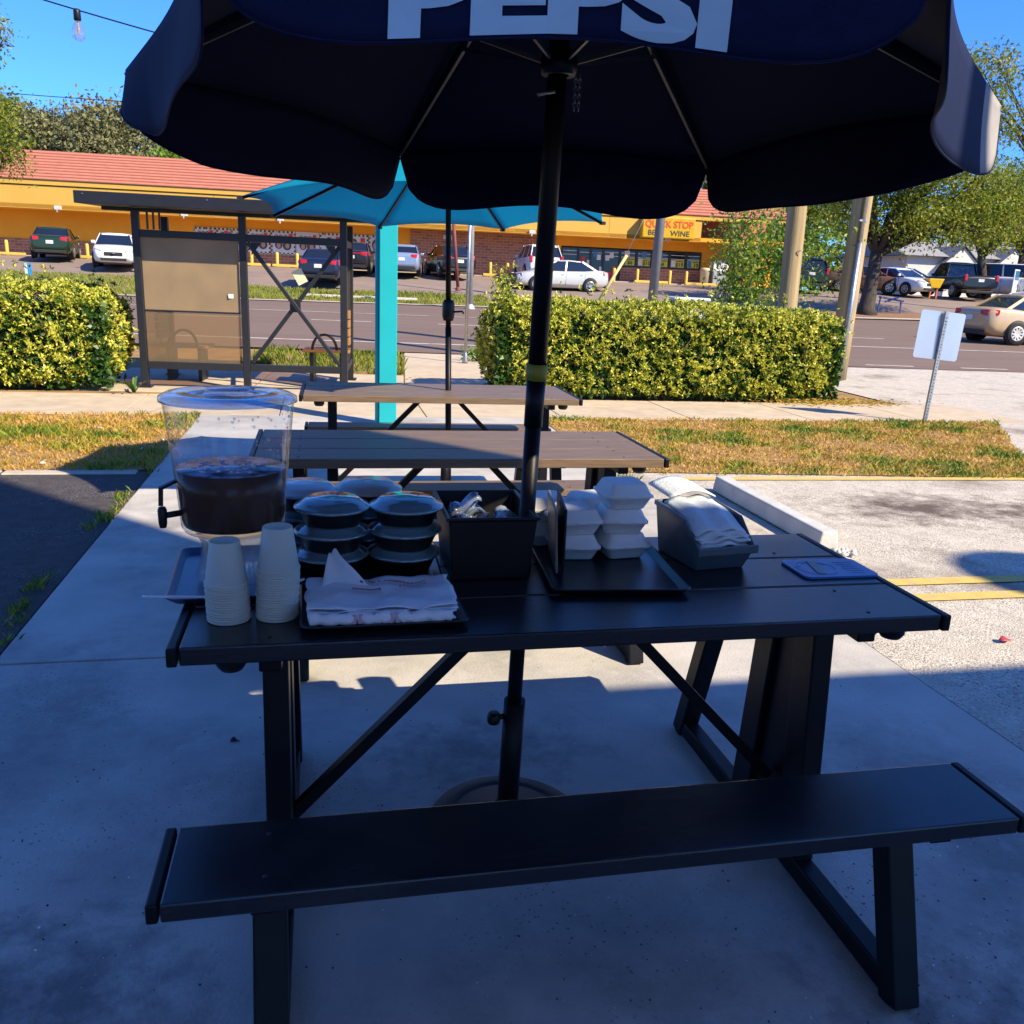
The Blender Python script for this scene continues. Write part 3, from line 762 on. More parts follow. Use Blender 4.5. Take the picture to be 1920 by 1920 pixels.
# printed paper bags
M_paper = mat('white_paper', (.72,.74,.76), (.64,.66,.68), .75, scale=12, bump=.25, bscale=40)
M_red = mat('red_print', (.55,.06,.05), (.45,.05,.04), .7)
pb = thing('paper_bag', 'stack of crumpled white printed paper bags on the front black tray', 'paper bags', (-.44,-.18,ZT))
def sheetfn(x0, x1, y0, y1, z, amp, sd):
    def f(s, t):
        x = x0+(x1-x0)*s; y = y0+(y1-y0)*t
        return (x+.006*vnoise(y,x,50,sd), y+.006*vnoise(x,y,45,sd+1), z+amp*(vnoise(x,y,34,sd)+.5*vnoise(x,y,80,sd+3))+.004*abs(2*s-1))
    return f
for k in range(5):
    MB().grid(28,18,sheetfn(-.575-.004*k,-.292+.003*k,-.272+.004*k,-.055-.003*k,ZT+.012+.0062*k,.0022+.0006*k,k*1.7)).build('bag', M_paper, pb, solid=.0016, fix=False)
ftop = sheetfn(-.591,-.280,-.256,-.067,ZT+.012+.0062*4,.0022+.0006*4,4*1.7)
# rolled front edge and the corner that sticks up
MB().tube([(-.585+.012*i, -.268+.003*math.sin(i), ZT+.022+.002*math.sin(i*1.7)) for i in range(25)], [.013+.0025*math.sin(i*2.1) for i in range(25)], 12).build('rolled_edge', M_paper, pb)
MB().grid(8,10,lambda s,t: (-.56+.105*s*(1-t*.80)+.018*t, -.115+.05*t+.012*math.sin(5*s), ZT+.036+.068*t-.012*abs(s-.5)+.006*math.sin(7*s+3*t))).build('raised_corner', M_paper, pb, solid=.0015, fix=False)
rp = MB()
def mark(s0, s1, t0, t1):
    pts = [Vector(ftop(s,t))+Vector((0,0,.0088)) for s, t in ((s0,t0),(s1,t0),(s1,t1),(s0,t1))]
    rp.add(pts, [(0,1,2,3)])
for s0 in np.arange(.36,.80,.022):
    if random.random() < .9: mark(s0, s0+.015, .68+random.uniform(-.01,.01), .73+random.uniform(0,.03))
for s0 in np.arange(.30,.50,.018):
    mark(s0, s0+.014, .48+random.uniform(-.01,.01), .545)
for s0 in np.arange(.62,.80,.03):
    mark(s0, s0+.016, .55, .575)
rp.build('red_print', M_red, pb, fix=False)
rl = MB()
for i, s0 in enumerate(np.arange(-.50,-.38,.0125)):
    y = -.281; rl.add([(s0,y-.0015,ZT+.016),(s0+.008,y-.0015,ZT+.016),(s0+.009,y+.006,ZT+.034),(s0+.001,y+.006,ZT+.034)], [(0,1,2,3)])
rl.build('faded_print', mat('faded_red', (.55,.35,.42), None, .8), pb, fix=False)
# black bin of wrapped cutlery
def open_box(b, c, d0, d1, h, th=.004, lip=.006):
    """tapered open box: d0 bottom size, d1 top size"""
    def rg(d, z, o=0): return [(c[0]-d[0]/2+o, c[1]-d[1]/2+o, c[2]+z),(c[0]+d[0]/2-o, c[1]-d[1]/2+o, c[2]+z),(c[0]+d[0]/2-o, c[1]+d[1]/2-o, c[2]+z),(c[0]-d[0]/2+o, c[1]+d[1]/2-o, c[2]+z)]
    d2 = (d1[0]+2*lip, d1[1]+2*lip)
    return b.loft([rg(d0,0),rg(d1,h-.008),rg(d2,h-.008),rg(d2,h),rg(d1,h,th),rg(d0,.005,th)], True, False)
bn = thing('storage_bin', 'tall black open bin of wrapped cutlery beside the umbrella pole', 'bin', (-.165,.13,ZT))
open_box(MB(), (-.163,.125,ZT), (.185,.24), (.212,.27), .158).build('bin_body', M_blackp, bn, bevel=.003)
M_wrap = clear('cutlery_wrap', (.9,.93,.98), .2, .35, .15, (.65,.75,.92))
for i, (px, py, pz) in enumerate([(-.215,.15,.115),(-.205,.19,.12),(-.185,.13,.112),(-.20,.17,.135),(-.178,.18,.118),(-.10,.15,.105),(-.092,.19,.11)]):
    b = MB(); dxy = random.uniform(-1,1)
    b.grid(7,5,lambda s,t: (px-.035+.07*s+.006*math.sin(9*t+i), py-.02+.04*t+dxy*.02*s, ZT+pz+.012*math.sin(6*s+i)+.010*math.sin(8*t+2*i)+.02*s*(i%2)))
    o = b.build('cutlery_packet', M_wrap, solid=.002, fix=False)
    tag(o, ['leftmost wrapped cutlery packet in the black bin','wrapped cutlery packet at the rear of the heap in the black bin','wrapped cutlery packet at the front of the heap in the black bin','topmost wrapped cutlery packet of the heap in the black bin','wrapped cutlery packet at the right side of the heap in black bin','wrapped cutlery packet alone by the right wall of black bin, front one','wrapped cutlery packet by the right wall of black bin, rear one'][i], 'cutlery packet', 'cutlery packets in the black bin')
# foam clamshell boxes
M_foam = mat('white_foam', (.80,.78,.75), (.77,.75,.72), .65, scale=60, bump=.12, bscale=250)
def rsq(h, r, z):
    o = []
    for sx, sy, a0 in ((1,1,0),(-1,1,90),(-1,-1,180),(1,-1,270)):
        for j in range(4):
            a = R(a0+30*j); o.append((sx*(h-r)+r*math.cos(a), sy*(h-r)+r*math.sin(a), z))
    return o
def make_foam():
    t = proto('foam_box', 'box', 'takeaway box', 'white foam clamshell boxes')
    MB().loft([rsq(.050,.012,0),rsq(.052,.014,.003),rsq(.066,.018,.033),rsq(.072,.02,.035),rsq(.072,.02,.0375)], True).build('base', M_foam, t)
    MB().loft([rsq(.072,.02,.0378),rsq(.072,.02,.041),rsq(.066,.018,.043),rsq(.053,.015,.070),rsq(.049,.014,.073)], True).build('lid', M_foam, t)
    MB().box((0,-.0735,.0385),(.03,.006,.003)).build('closing_tab', M_foam, t)
    return t
fb = make_foam()
foam = [(.215,.205,0,.1,'bottom white foam box of the tall right-hand stack'),(.210,.205,1,-.12,'middle white foam box of the tall right-hand stack'),(.213,.205,2,.05,'topmost white foam box of the tall right-hand stack'),
        (.085,.215,0,-.08,'bottom white foam box of the short stack beside the upright boards'),(.083,.212,1,.1,'top white foam box of the short stack beside the upright boards'),
        (.035,.355,0,.1,'lower white foam box at the back nearest the umbrella pole'),(.035,.350,1,.0,'upper white foam box at the back nearest the umbrella pole, catching sun'),
        (.165,.365,0,-.1,'lower white foam box at the rear between the two stacks'),(.165,.362,1,.15,'upper white foam box at the rear between the two stacks')]
for i, (x, y, k, a, l) in enumerate(foam):
    o = fb if i == 0 else copy_tree(fb)
    place(o, (x,(.165 if y < .3 else .290),ZT+.006+.0665*k), a); o.scale = (.9,.9,.9); o['label'] = l
# upright boards (menu holders)
M_board = mat('brown_board', (.30,.26,.21), (.22,.19,.155), .38, metal=.35, scale=9)
for i in range(2):
    b = MB(); b.box((0,0,.085),(.007,.16,.165))
    o = b.build('menu_board', M_board if i == 0 else M_blackp, bevel=.003)
    o.location = (.012+.016*i,.085,ZT+.012); o.rotation_euler = (R(4),R(-4+3*i),R(-8))
    tag(o, ['upright brown board standing between black bin and foam boxes','upright black board leaning against the brown board'][i], 'board', 'boards standing on the nearest table')
# grey bin of napkins
M_gbin = mat('grey_bin', (.07,.10,.125), (.06,.085,.105), .38, scale=14)
gb = thing('napkin_bin', 'slanted grey hopper bin full of white napkins', 'bin', (.43,.12,ZT), None, R(8))
ROOT[gb.name] = Vector((0,0,0)); gb.scale = (.95,.80,1.0)
def hop(x, y, z): return (x,y,z)
b = MB()
ob = [(-.075,-.11,0),(.075,-.11,0),(.08,.12,0),(-.08,.12,0)]
tp = [(-.088,-.145,.062),(.088,-.145,.062),(.092,-.05,.125),(.092,.14,.140),(-.092,.14,.140),(-.092,-.05,.125)]
th = .005
ti = [(p[0]*.93, p[1]*.95, p[2]-.001) for p in tp]; bi = [(p[0]*.93,p[1]*.95,.006) for p in ob]
b.add(ob+tp+ti+bi, [(0,3,2,1),(0,1,5,4),(1,2,7,6),(1,6,5),(2,3,8,7),(3,0,9,8),(0,4,9),
      (4,5,11,10),(5,6,12,11),(6,7,13,12),(7,8,14,13),(8,9,15,14),(9,4,10,15),
      (16,17,18,19),(17,16,10,11),(18,17,12,13),(17,11,12),(19,18,13,14),(16,19,14,15),(16,15,10)])
b.build('hopper', M_gbin, gb, bevel=.002)
MB().box((0,-.149,.058),(.188,.010,.022)).build('front_lip', M_gbin, gb, bevel=.003)
MB().box((-.097,.03,.128),(.010,.20,.014), M=Matrix.Rotation(R(4),4,'X')).build('side_rim', M_gbin, gb, bevel=.003)
M_nap = mat('napkin_paper', (.62,.66,.68), (.56,.60,.62), .85, scale=25, bump=.25, bscale=120)
for k in range(6):
    def nf(s, t, k=k):
        y = -.128+.225*t+.004*k
        return (-.078+.156*s+.006*math.sin(k*2+3*t), y, -ZT*0+.056+.009*k+.045*t*(1 if k > 2 else .7)+.010*math.sin(PI*s)+.007*math.sin(6*t+k)+.004*math.sin(13*s+k))
    nk = MB().grid(14,10,nf).build('napkin', M_nap, None, solid=.005, fix=False)
    nk.location = (.43,.12,ZT); nk.rotation_euler = (0,0,R(8)); nk.scale = (.95,.80,1.0)
    tag(nk, ['lowest','fifth','fourth','third','second','topmost'][k]+' white folded napkin, counted from the top, in the grey hopper bin', 'napkin', 'napkins in the grey bin')
wt = MB().grid(8,8,lambda s,t: (.485+.13*s-.02*t, .24+.12*t, ZT+.128+.02*math.sin(3*s)+.012*t)).build('napkin', M_nap, None, solid=.004, fix=False)
wt.location = (-.125,-.045,.020)
tag(wt, 'white napkin draped over the raised back of the grey bin', 'napkin', 'napkins in the grey bin')
# plaque stuck on the table
M_plq = mat('blue_plaque', (.04,.16,.40), (.035,.13,.34), .3, scale=8)
pq = thing('table_plaque', 'thin blue mat with pale ring emblem lying at right end of table', 'mat', (.73,.005,ZT))
def rrect(x0,x1,y0,y1,r_,n=4):
    o = []
    for cx, cy, a0 in ((x1-r_,y1-r_,0),(x0+r_,y1-r_,90),(x0+r_,y0+r_,180),(x1-r_,y0+r_,270)):
        for j in range(n+1):
            a = R(a0+90*j/n); o.append((cx+r_*math.cos(a), cy+r_*math.sin(a)))
    return o
MB().prism(rrect(.632,.842,-.068,.072,.018), ZT+.0005, ZT+.006).build('mat_base', M_plq, pq)
M_ring = mat('pale_ring', (.30,.42,.55), None, .5)
b = MB(); n = 40
for r0, r1 in ((.050,.054),):
    vs = [(.700+r_*math.cos(2*PI*i/n), .004+r_*math.sin(2*PI*i/n), ZT+.0072) for r_ in (r0,r1) for i in range(n)]
    b.add(vs, [(i,(i+1) % n,n+(i+1) % n,n+i) for i in range(n)])
for i in range(12):
    a = R(30+12*i); b.box((.700+.043*math.cos(a),.004+.043*math.sin(a),ZT+.0072),(.005,.008,.0006),a)
for i in range(6): b.box((.795,.04-.016*i,ZT+.0072),(.05-.006*(i % 3),.003,.0006))
b.build('ring_print', M_ring, pq, fix=False)
MB().box((.700,.004,ZT+.0078),(.022,.098,.0008),R(-12)).build('pale_stripe', mat('pale_stripe', (.35,.30,.24), None, .5), pq)

# ------------------------------------------------------------------ bus shelter
M_shel = mat('shelter_metal', (.014,.015,.019), (.011,.012,.015), .42, scale=12, bump=.05)
M_tan = mat('frosted_panel', (.27,.19,.105), (.21,.15,.085), .55, scale=2.5, bump=.05)
M_tint = clear('tinted_glass', (.78,.66,.52), .03, .18, .05, (.5,.40,.28))
bs = thing('bus_shelter', 'dark metal bus shelter with tan frosted panel and crossed braces', 'bus shelter', tuple(S(-2.3,9.4,0)))
SP = lambda u, v, z: tuple(S(u,v,z))
def sbar(name, a, c, w_=.08, t_=.08, m=M_shel, bev=.006, par=None, up=(0,0,1)):
    return MB().bar(SP(*a), SP(*c), w_, t_, up).build(name, m, par or bs, bevel=bev)
for u in (-3.53,-2.30,-1.10):
    for v in ((9.4,10.75) if u != -2.30 else (9.4,)):
        p_ = sbar('post', (u,v,0), (u,v,2.08), .085, .085, up=S(0,1,0))
        MB().box(SP(u,v,.008), (.17,.17,.014), -TH).build('foot_plate', M_shel, p_)
for z, nm in ((1.82,'top_rail'),(.265,'bottom_rail')):
    for u0, u1 in ((-3.53+.045,-2.30-.045),(-2.30+.045,-1.10-.045)):
        sbar(nm, (u0,9.4,z), (u1,9.4,z), .075, .085)
for u in (-3.53,-1.10):
    for z in (1.82,.265): sbar('side_rail', (u,9.45,z), (u,10.70,z), .06, .08)
    MB().bar(SP(u,9.46,1.05), SP(u,10.69,1.05), .008, 1.48).build('side_glass', M_tint, bs)
# fins between rail and roof on the left post
for k in range(3): sbar('fin', (-3.40+.07*k,9.42,1.87), (-3.40+.07*k,9.42,2.10), .018, .05, bev=0)
# roof: shallow tray tipping up to the road
b = SB()
b.loft([[(-4.05,8.92,2.10),(-.52,8.92,2.10),(-.52,8.92,2.235),(-4.05,8.92,2.235)],[(-4.05,11.25,2.16),(-.52,11.25,2.16),(-.52,11.25,2.30),(-4.05,11.25,2.30)]], True, False)
b.build('roof', M_shel, bs, bevel=.008)
b = MB()
for u in (-3.95,-2.6,-1.2): b.lathe([(0,0),(.008,0),(.008,.004),(0,.004)],8,SP(u,8.915,2.2))
b.build('rivet', M_steel, bs)
sbar('roof_beam', (-3.9,9.4,2.085), (-.7,9.4,2.085), .06, .045)
MB().bar(SP(-3.48,9.4,1.355), SP(-2.355,9.4,1.355), .012, .84, (0,0,1)).build('frosted_panel', M_tan, bs)
sbar('glazing_bar', (-3.48,9.4,.925), (-2.355,9.4,.925), .03, .022)
MB().bar(SP(-3.48,9.4,.61), SP(-2.355,9.4,.61), .012, .60, (0,0,1)).build('lower_glass', M_tint, bs)
MB().box(SP(-2.46,9.385,1.13), (.06,.004,.05), -TH+.4).build('paper_scrap', mat('scrap', (.8,.78,.7), None, .8), bs)
sbar('cross_brace', (-2.24,9.39,1.77), (-1.15,9.39,.32), .045, .05)
sbar('cross_brace', (-1.15,9.44,1.77), (-2.24,9.44,.32), .045, .05)
MB().box(SP(-1.695,9.415,1.045), (.13,.03,.16), -TH).build('gusset', M_shel, bs, bevel=.004)
for u, s in ((-2.20,1),(-1.20,-1)):
    b = SB(); b.add([(u,9.385,1.775),(u+.12*s,9.385,1.775),(u,9.385,1.62),(u,9.40,1.775),(u+.12*s,9.40,1.775),(u,9.40,1.62)], [(0,1,2),(3,5,4),(0,3,4,1),(1,4,5,2),(2,5,3,0)])
    b.build('corner_plate', M_shel, bs)
M_slat = mat('ochre_slat', (.36,.19,.06), (.29,.15,.045), .6, scale=5, stretch=(1,8,8))
def shelter_bench(u, label):
    t = thing('shelter_bench', label, 'bench', SP(u,10.3,0), 'slatted benches inside the bus shelter')
    for k in range(4): MB().box(SP(u+.0,10.10+.125*k,.44), (.62,.11,.035), -TH).build('slat', M_slat, t, bevel=.004)
    s = -1 if u < -2.3 else 1
    for k in range(4): MB().box(SP(u+s*.30,10.29,.58+.115*k), (.03,.55,.095), -TH).build('back_slat', M_slat, t, bevel=.004)
    for q in (-.22,.22):
        MB().box(SP(u+q*.9,10.29,.21), (.05,.40,.42), -TH).build('leg', M_shel, t, bevel=.004)
    MB().box(SP(u+s*.325,10.29,.70), (.025,.05,.60), -TH).build('back_post', M_shel, t)
    pts = [SP(u-s*.02+.16*math.cos(PI*k/12), 10.06, .46+.20*math.sin(PI*k/12)) for k in range(13)]
    MB().tube(pts, .018, 8).build('arm_hoop', M_shel, t)
shelter_bench(-3.22,'ochre slatted bench behind the lower glass at the left of the shelter')
shelter_bench(-1.38,'ochre slatted bench behind the crossed braces at the right of the shelter')

# ------------------------------------------------------------------ turquoise column
M_tealp = mat('turquoise_paint', (.006,.36,.39), (.005,.33,.36), .45, scale=3, bump=.03)
tc_ = thing('column', 'turquoise boxed column standing on the slab behind the farthest table', 'column', (.07,6.9,0))
MB().box((.082,6.90,1.17),(.17,.21,2.34)).build('shaft', M_tealp, tc_, bevel=.006)
MB().box((-.022,6.885,1.17),(.034,.06,2.34)).build('side_channel', M_tealp, tc_, bevel=.004)
MB().box((.082,6.90,.012),(.26,.30,.024)).build('foot', M_tealp, tc_, bevel=.004)
MB().box((.082,6.90,2.37),(.30,.34,.08)).build('cap', M_tealp, tc_, bevel=.01)

# ------------------------------------------------------------------ hedges
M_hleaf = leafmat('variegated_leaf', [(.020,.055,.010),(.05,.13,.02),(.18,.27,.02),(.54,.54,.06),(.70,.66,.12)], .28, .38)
M_twig = mat('twig', (.10,.065,.04), (.07,.045,.03), .9, scale=20)
def hedge(name, label, x0, x1, y0, y1, h, nros, rzf=0, tuft=None, sink=None):
    t = thing(name, label, 'hedge', ((x0+x1)/2,(y0+y1)/2,0), 'clipped variegated hedges')
    # surface points of a lumpy rounded box: front, top, ends, plus some inside
    ax, ay = (x1-x0)/2, (y1-y0)/2; cx, cy = (x0+x1)/2, (y0+y1)/2
    Pn, Dn = [], []
    areas = np.array([2*ax*h, 2*ax*2*ay*1.1, 2*ay*h, 2*ay*h, 2*ax*h*.4]); areas /= areas.sum()
    face = rng.choice(5, nros, p=areas)
    a, c = rng.uniform(-1,1,nros), rng.uniform(0,1,nros)
    for i in range(nros):
        f = face[i]
        if f == 0: p, d = (cx+ax*a[i], y0, h*c[i]), (0,-1,.35)
        elif f == 1: p, d = (cx+ax*a[i], cy+ay*(2*c[i]-1), h), (0,-.15,1)
        elif f == 2: p, d = (x0, cy+ay*a[i], h*c[i]), (-1,0,.35)
        elif f == 3: p, d = (x1, cy+ay*a[i], h*c[i]), (1,0,.35)
        else: p, d = (cx+ax*a[i], y1, h*c[i]), (0,1,.35)
        Pn.append(p); Dn.append(d)
    P = np.array(Pn); D = np.array(Dn, float)
    # round the shoulders and add lumps
    rel = (P-np.array([cx,cy,h*.55]))/np.array([ax,ay,h*.55])
    nrm = (np.abs(rel)**5).sum(1)**(1/5)
    P = np.array([cx,cy,h*.55])+rel/nrm[:,None]*np.array([ax,ay,h*.55])
    lump = np.sin(P[:,0]*5.1+1)*np.sin(P[:,2]*6.3+P[:,0]*2)*.5+np.sin(P[:,0]*11+P[:,1]*9)*np.sin(P[:,2]*13+2)*.5
    P = P + D*(lump*.055)[:,None] - D*(rng.exponential(.045,nros))[:,None] + rng.normal(0,.012,(nros,3))
    P[:,2] = np.maximum(P[:,2], .03)
    gap = np.sin(P[:,0]*7.3+P[:,2]*3.1+.7)*np.sin(P[:,2]*8.7-P[:,0]*2.3)+.6*np.sin(P[:,0]*17+P[:,2]*11)
    keep = (gap > -.62) | (rng.uniform(0,1,nros) < .25); P, D, lump = P[keep], D[keep], lump[keep]
    sh = rng.uniform(0,1,len(P)) < .02; P[sh] += D[sh]*rng.uniform(.06,.17,(sh.sum(),1))+np.array([0,0,.05]); nros = len(P)
    
    if tuft is not None:
        n_ = 160; q = np.array(tuft)+rng.normal(0,1,(n_,3))*np.array([.09,.08,.16]); P = np.vstack([P,q]); D = np.vstack([D,rng.normal(0,.5,(n_,3))+[0,-.3,.8]]); lump = np.r_[lump, np.zeros(n_)-.6]
    n = len(P); k = 7
    D = D+rng.normal(0,.35,D.shape); D /= np.linalg.norm(D,axis=1,keepdims=True)
    DD = np.repeat(D,k,0)*.55+rng.normal(0,.75,(n*k,3)); DD /= np.linalg.norm(DD,axis=1,keepdims=True)
    sz = rng.uniform(.034,.062,n*k); PP = np.repeat(P,k,0)+DD*sz[:,None]*.5
    base = np.where(rng.uniform(0,1,n) < .27, .24, .84)+.18*lump
    vr = np.repeat(base,k)+rng.normal(0,.16,n*k)
    leafmesh('foliage', PP, DD, sz, vr, M_hleaf, t, .42, 'stuff')
    m_ = int(nros*1.5)                                     # inner leaves, coloured dark for shade, filling the shell
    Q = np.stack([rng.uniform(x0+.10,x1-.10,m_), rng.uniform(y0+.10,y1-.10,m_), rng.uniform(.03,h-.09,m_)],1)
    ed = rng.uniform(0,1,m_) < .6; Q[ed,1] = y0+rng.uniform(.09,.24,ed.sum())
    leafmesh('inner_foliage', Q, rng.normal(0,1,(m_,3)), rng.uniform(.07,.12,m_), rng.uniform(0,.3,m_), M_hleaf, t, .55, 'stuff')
    b = MB()
    for i in range(int((x1-x0)*9)):
        x, y = rng.uniform(x0+.15,x1-.15), rng.uniform(y0+.15,y1-.15)
        b.tube([(x,y,-.02),(x+rng.normal(0,.06),y+rng.normal(0,.06),h*.4),(x+rng.normal(0,.15),y-.1+rng.normal(0,.12),h*.85)],[.014,.010,.004],5)
    tag(b.build('stem', M_twig, t), kind='stuff')
    return t
hedge('hedge','clipped yellow-green hedge at left edge, next to the bus shelter',-7.5,-2.92,9.12,10.5,1.10,10500)
hedge('hedge','long clipped yellow-green hedge on the right in front of the wooden poles',1.52,6.62,9.00,10.3,1.13,12500,tuft=(1.70,9.2,1.27))
# strap-leaf plants by the hedge feet
M_strap = leafmat('strap_leaf', [(.03,.09,.02),(.10,.20,.04),(.25,.30,.08)], .2, .4)
def strap_plant(x, y, n, ln, label, z=0):
    t = thing('strap_plant', label, 'plant', (x,y,z))
    for i in range(n):
        a = rng.uniform(0,2*PI); l = ln*rng.uniform(.6,1); w_ = .018*ln/.4
        dx, dy = math.cos(a), math.sin(a)
        def f(s, q): 
            r_ = l*.8*s; zz = l*(1.1*s-.75*s*s); ww = w_*(1-s)**.6*(2*q-1)
            return (x+dx*r_-dy*ww, y+dy*r_+dx*ww, z+zz)
        o = MB().grid(6,1,f).build('leaf', M_strap, t, fix=False)
        at = o.data.attributes.new('var','FLOAT','POINT'); v_ = rng.uniform(0,1); at.data.foreach_set('value', np.full(len(o.data.vertices), v_, np.float32))
strap_plant(-2.72,9.05,9,.42,'small strap-leaved plant between the left hedge and the shelter post')

# ------------------------------------------------------------------ trees and shrubs
M_bark = mat('bark', (.075,.058,.045), (.035,.028,.022), .95, scale=6, bump=.8, bscale=30, stretch=(3,3,.6))
M_oak = leafmat('oak_leaf', [(.04,.085,.010),(.11,.17,.016),(.22,.27,.025),(.36,.36,.04),(.42,.34,.06)], .45, .45)
M_oakd = leafmat('grey_oak_leaf', [(.08,.09,.035),(.15,.16,.06),(.23,.22,.09),(.30,.25,.12)], .25, .6)
M_bright = leafmat('bright_leaf', [(.06,.16,.01),(.13,.26,.02),(.2,.34,.03)], .35, .5)
M_myr = leafmat('myrtle_leaf', [(.04,.12,.012),(.11,.24,.025),(.24,.36,.04),(.36,.40,.06)], .4, .45)
def tree(name, label, base, h, trunk_r, clumps, nleaf, lsize, lm, limbs=10, group=None, lean=(0,0), cluster=.5, fork=None):
    """clumps: list of (centre offset x,y,z, radius) ; limbs run from the trunk to the clumps"""
    bx, by, bz = base
    t = thing(name, label, 'tree', base, group)
    tr = MB(); fh = fork or h*.35
    top = Vector((bx+lean[0], by+lean[1], bz+fh))
    tr.tube([(bx,by,bz-.1),(bx+lean[0]*.05,by+lean[1]*.05,bz+.12*fh),(bx+lean[0]*.5,by+lean[1]*.5,bz+.5*fh),top],[trunk_r*1.9,trunk_r*1.15,trunk_r*.92,trunk_r*.85],12)
    tr.build('trunk', M_bark, t)
    lb = MB()
    for c in clumps:
        e = Vector((bx+c[0],by+c[1],bz+c[2])); m_ = top.lerp(e,.5)+Vector((rng.normal(0,.1),rng.normal(0,.1),.12*h*rng.uniform(-.2,1)*.3))
        lb.tube([top-Vector((0,0,.1)),m_,e],[trunk_r*.5,trunk_r*.28,trunk_r*.08],6)
        for q in range(limbs):
            d = Vector(rng.normal(0,1,3)); d.normalize()
            lb.tube([m_.lerp(e,rng.uniform(.2,1)), e+d*c[3]*.55, e+d*c[3]*.95+Vector((0,0,-.03*c[3]))],[trunk_r*.14,trunk_r*.07,trunk_r*.02],4)
    lb.build('limbs', M_bark, t)
    P = []; tot = sum(c[3]**2 for c in clumps)
    for c in clumps:
        n_ = int(nleaf*c[3]**2/tot); nc = max(6, int(n_/26))
        d = rng.normal(0,1,(nc,3)); d /= np.linalg.norm(d,axis=1,keepdims=True)
        r_ = c[3]*rng.uniform(.35,1.08,nc)**.6
        ctr = np.array([bx+c[0],by+c[1],bz+c[2]])+d*r_[:,None]*np.array([1,1,.78])
        q = np.repeat(ctr,26,0)+rng.normal(0,1,(nc*26,3))*lsize*1.6*cluster*2
        P.append(q)
    P = np.vstack(P); n = len(P)
    D = rng.normal(0,1,(n,3)); D[:,2] -= .35
    cv = np.repeat(rng.uniform(.1,.9,n//26+1),26)[:n]
    leafmesh('crown', P, D, lsize*rng.uniform(.7,1.3,n), cv*.6+.2+rng.normal(0,.15,n), lm, t, .5, 'stuff')
    return t
def clumps(n, cx, cy, cz, rx, ry, rz_, r0, r1):
    o = []
    for i in range(n):
        d = rng.normal(0,1,3); d /= np.linalg.norm(d); k = rng.uniform(.2,1)**.5
        o.append((cx+d[0]*rx*k, cy+d[1]*ry*k, cz+d[2]*rz_*k, rng.uniform(r0,r1)))
    return o
ob_ = S(19.8,35.2)
tree('oak_tree','big dark-trunked oak on the mulched island at right across the road',tuple(ob_),11,.30,
     clumps(15,1.8,.5,5.6,3.9,3.2,1.9,1.0,1.7)+[(6.0,0,4.6,1.5),(3.6,-1.0,4.0,1.4),(2.2,-1.2,3.8,1.1),(5.2,-.6,4.0,1.3),(-1.2,0,4.2,1.2),(.8,-.8,3.7,1.2),(7.2,.4,5.6,1.6),(4.4,-.4,5.0,1.6),(1.0,-.5,4.6,1.4)],34000,.15,M_oak,5,fork=2.6,lean=(.12,0))
wb = S(22.5,30,0)
tree('wispy_tree','tall wispy yellow-green tree rising behind the right end of the navy umbrella',tuple(S(29.5,38)),13,.16,
     [(x-4.3,y,z,r) for x,y,z,r in ((0,0,8.6,1.0),(-.5,.2,9.8,.9),(.6,.1,9.3,.8),(-1.0,0,10.6,.75),(.3,0,11.0,.8),(1.3,.3,10.2,.8),(1.6,0,8.4,1.0))],4200,.16,M_oak,5,fork=6)
tree('yard_tree','short-trunked leafy tree in front of the white house at far right',tuple(S(33,46.5)),6.5,.26,
     clumps(10,.5,0,5.2,3.6,2.4,1.4,1.0,1.6),9000,.17,M_oak,4,fork=2.3,lean=(-.6,0))
tree('yard_tree','leafy tree whose crown fills the right edge behind the parked pickup',tuple(S(39,52)),8,.26,
     clumps(12,0,0,5.6,4,3,2.4,1.2,1.9),9000,.2,M_oak,3,fork=3)
# slender multi-stem tree in front of the shop sign
mb_ = S(5.75,13.6,0)
mt = thing('crape_myrtle','slender multi-stemmed small tree between hedge and road in front of the shop sign','tree',tuple(mb_),None)
b = MB(); tipsm = []
for i in range(9):
    a = rng.uniform(0,2*PI); sp_ = rng.uniform(.25,1.0)
    e = (mb_.x+max(-.45,sp_*math.cos(a)*1.0)+.15, mb_.y+sp_*math.sin(a)*.8, rng.uniform(2.2,3.25))
    m1 = (mb_.x+.25*sp_*math.cos(a), mb_.y+.25*sp_*math.sin(a), 1.0)
    b.tube([(mb_.x+.05*math.cos(a),mb_.y+.05*math.sin(a),-.05),m1,e],[.022,.016,.006],6); tipsm.append((m1,e))
b.build('trunk', mat('smooth_bark', (.16,.12,.09), (.11,.08,.06), .7, scale=8), mt)
P = []
for m1, e in tipsm:
    for k in range(13):
        q = np.array(m1)*(1-k/12)+np.array(e)*(k/12)
        if q[2] < 1.25: continue
        P.append(q+rng.normal(0,1,(48,3))*np.array([.20,.20,.15]))
for k in range(22):
    c_ = np.array([mb_.x+rng.uniform(.15,1.3), mb_.y+rng.normal(0,.4), rng.uniform(1.35,2.5)]); P.append(c_+rng.normal(0,1,(90,3))*np.array([.22,.2,.16]))
P = np.vstack(P); n = len(P); D = rng.normal(0,1,(n,3)); D[:,2] -= .3
leafmesh('crown', P, D, rng.uniform(.05,.10,n), .5+.25*np.sin(P[:,0]*5)*np.sin(P[:,2]*4)+rng.normal(0,.2,n), M_myr, mt, .5, 'stuff')
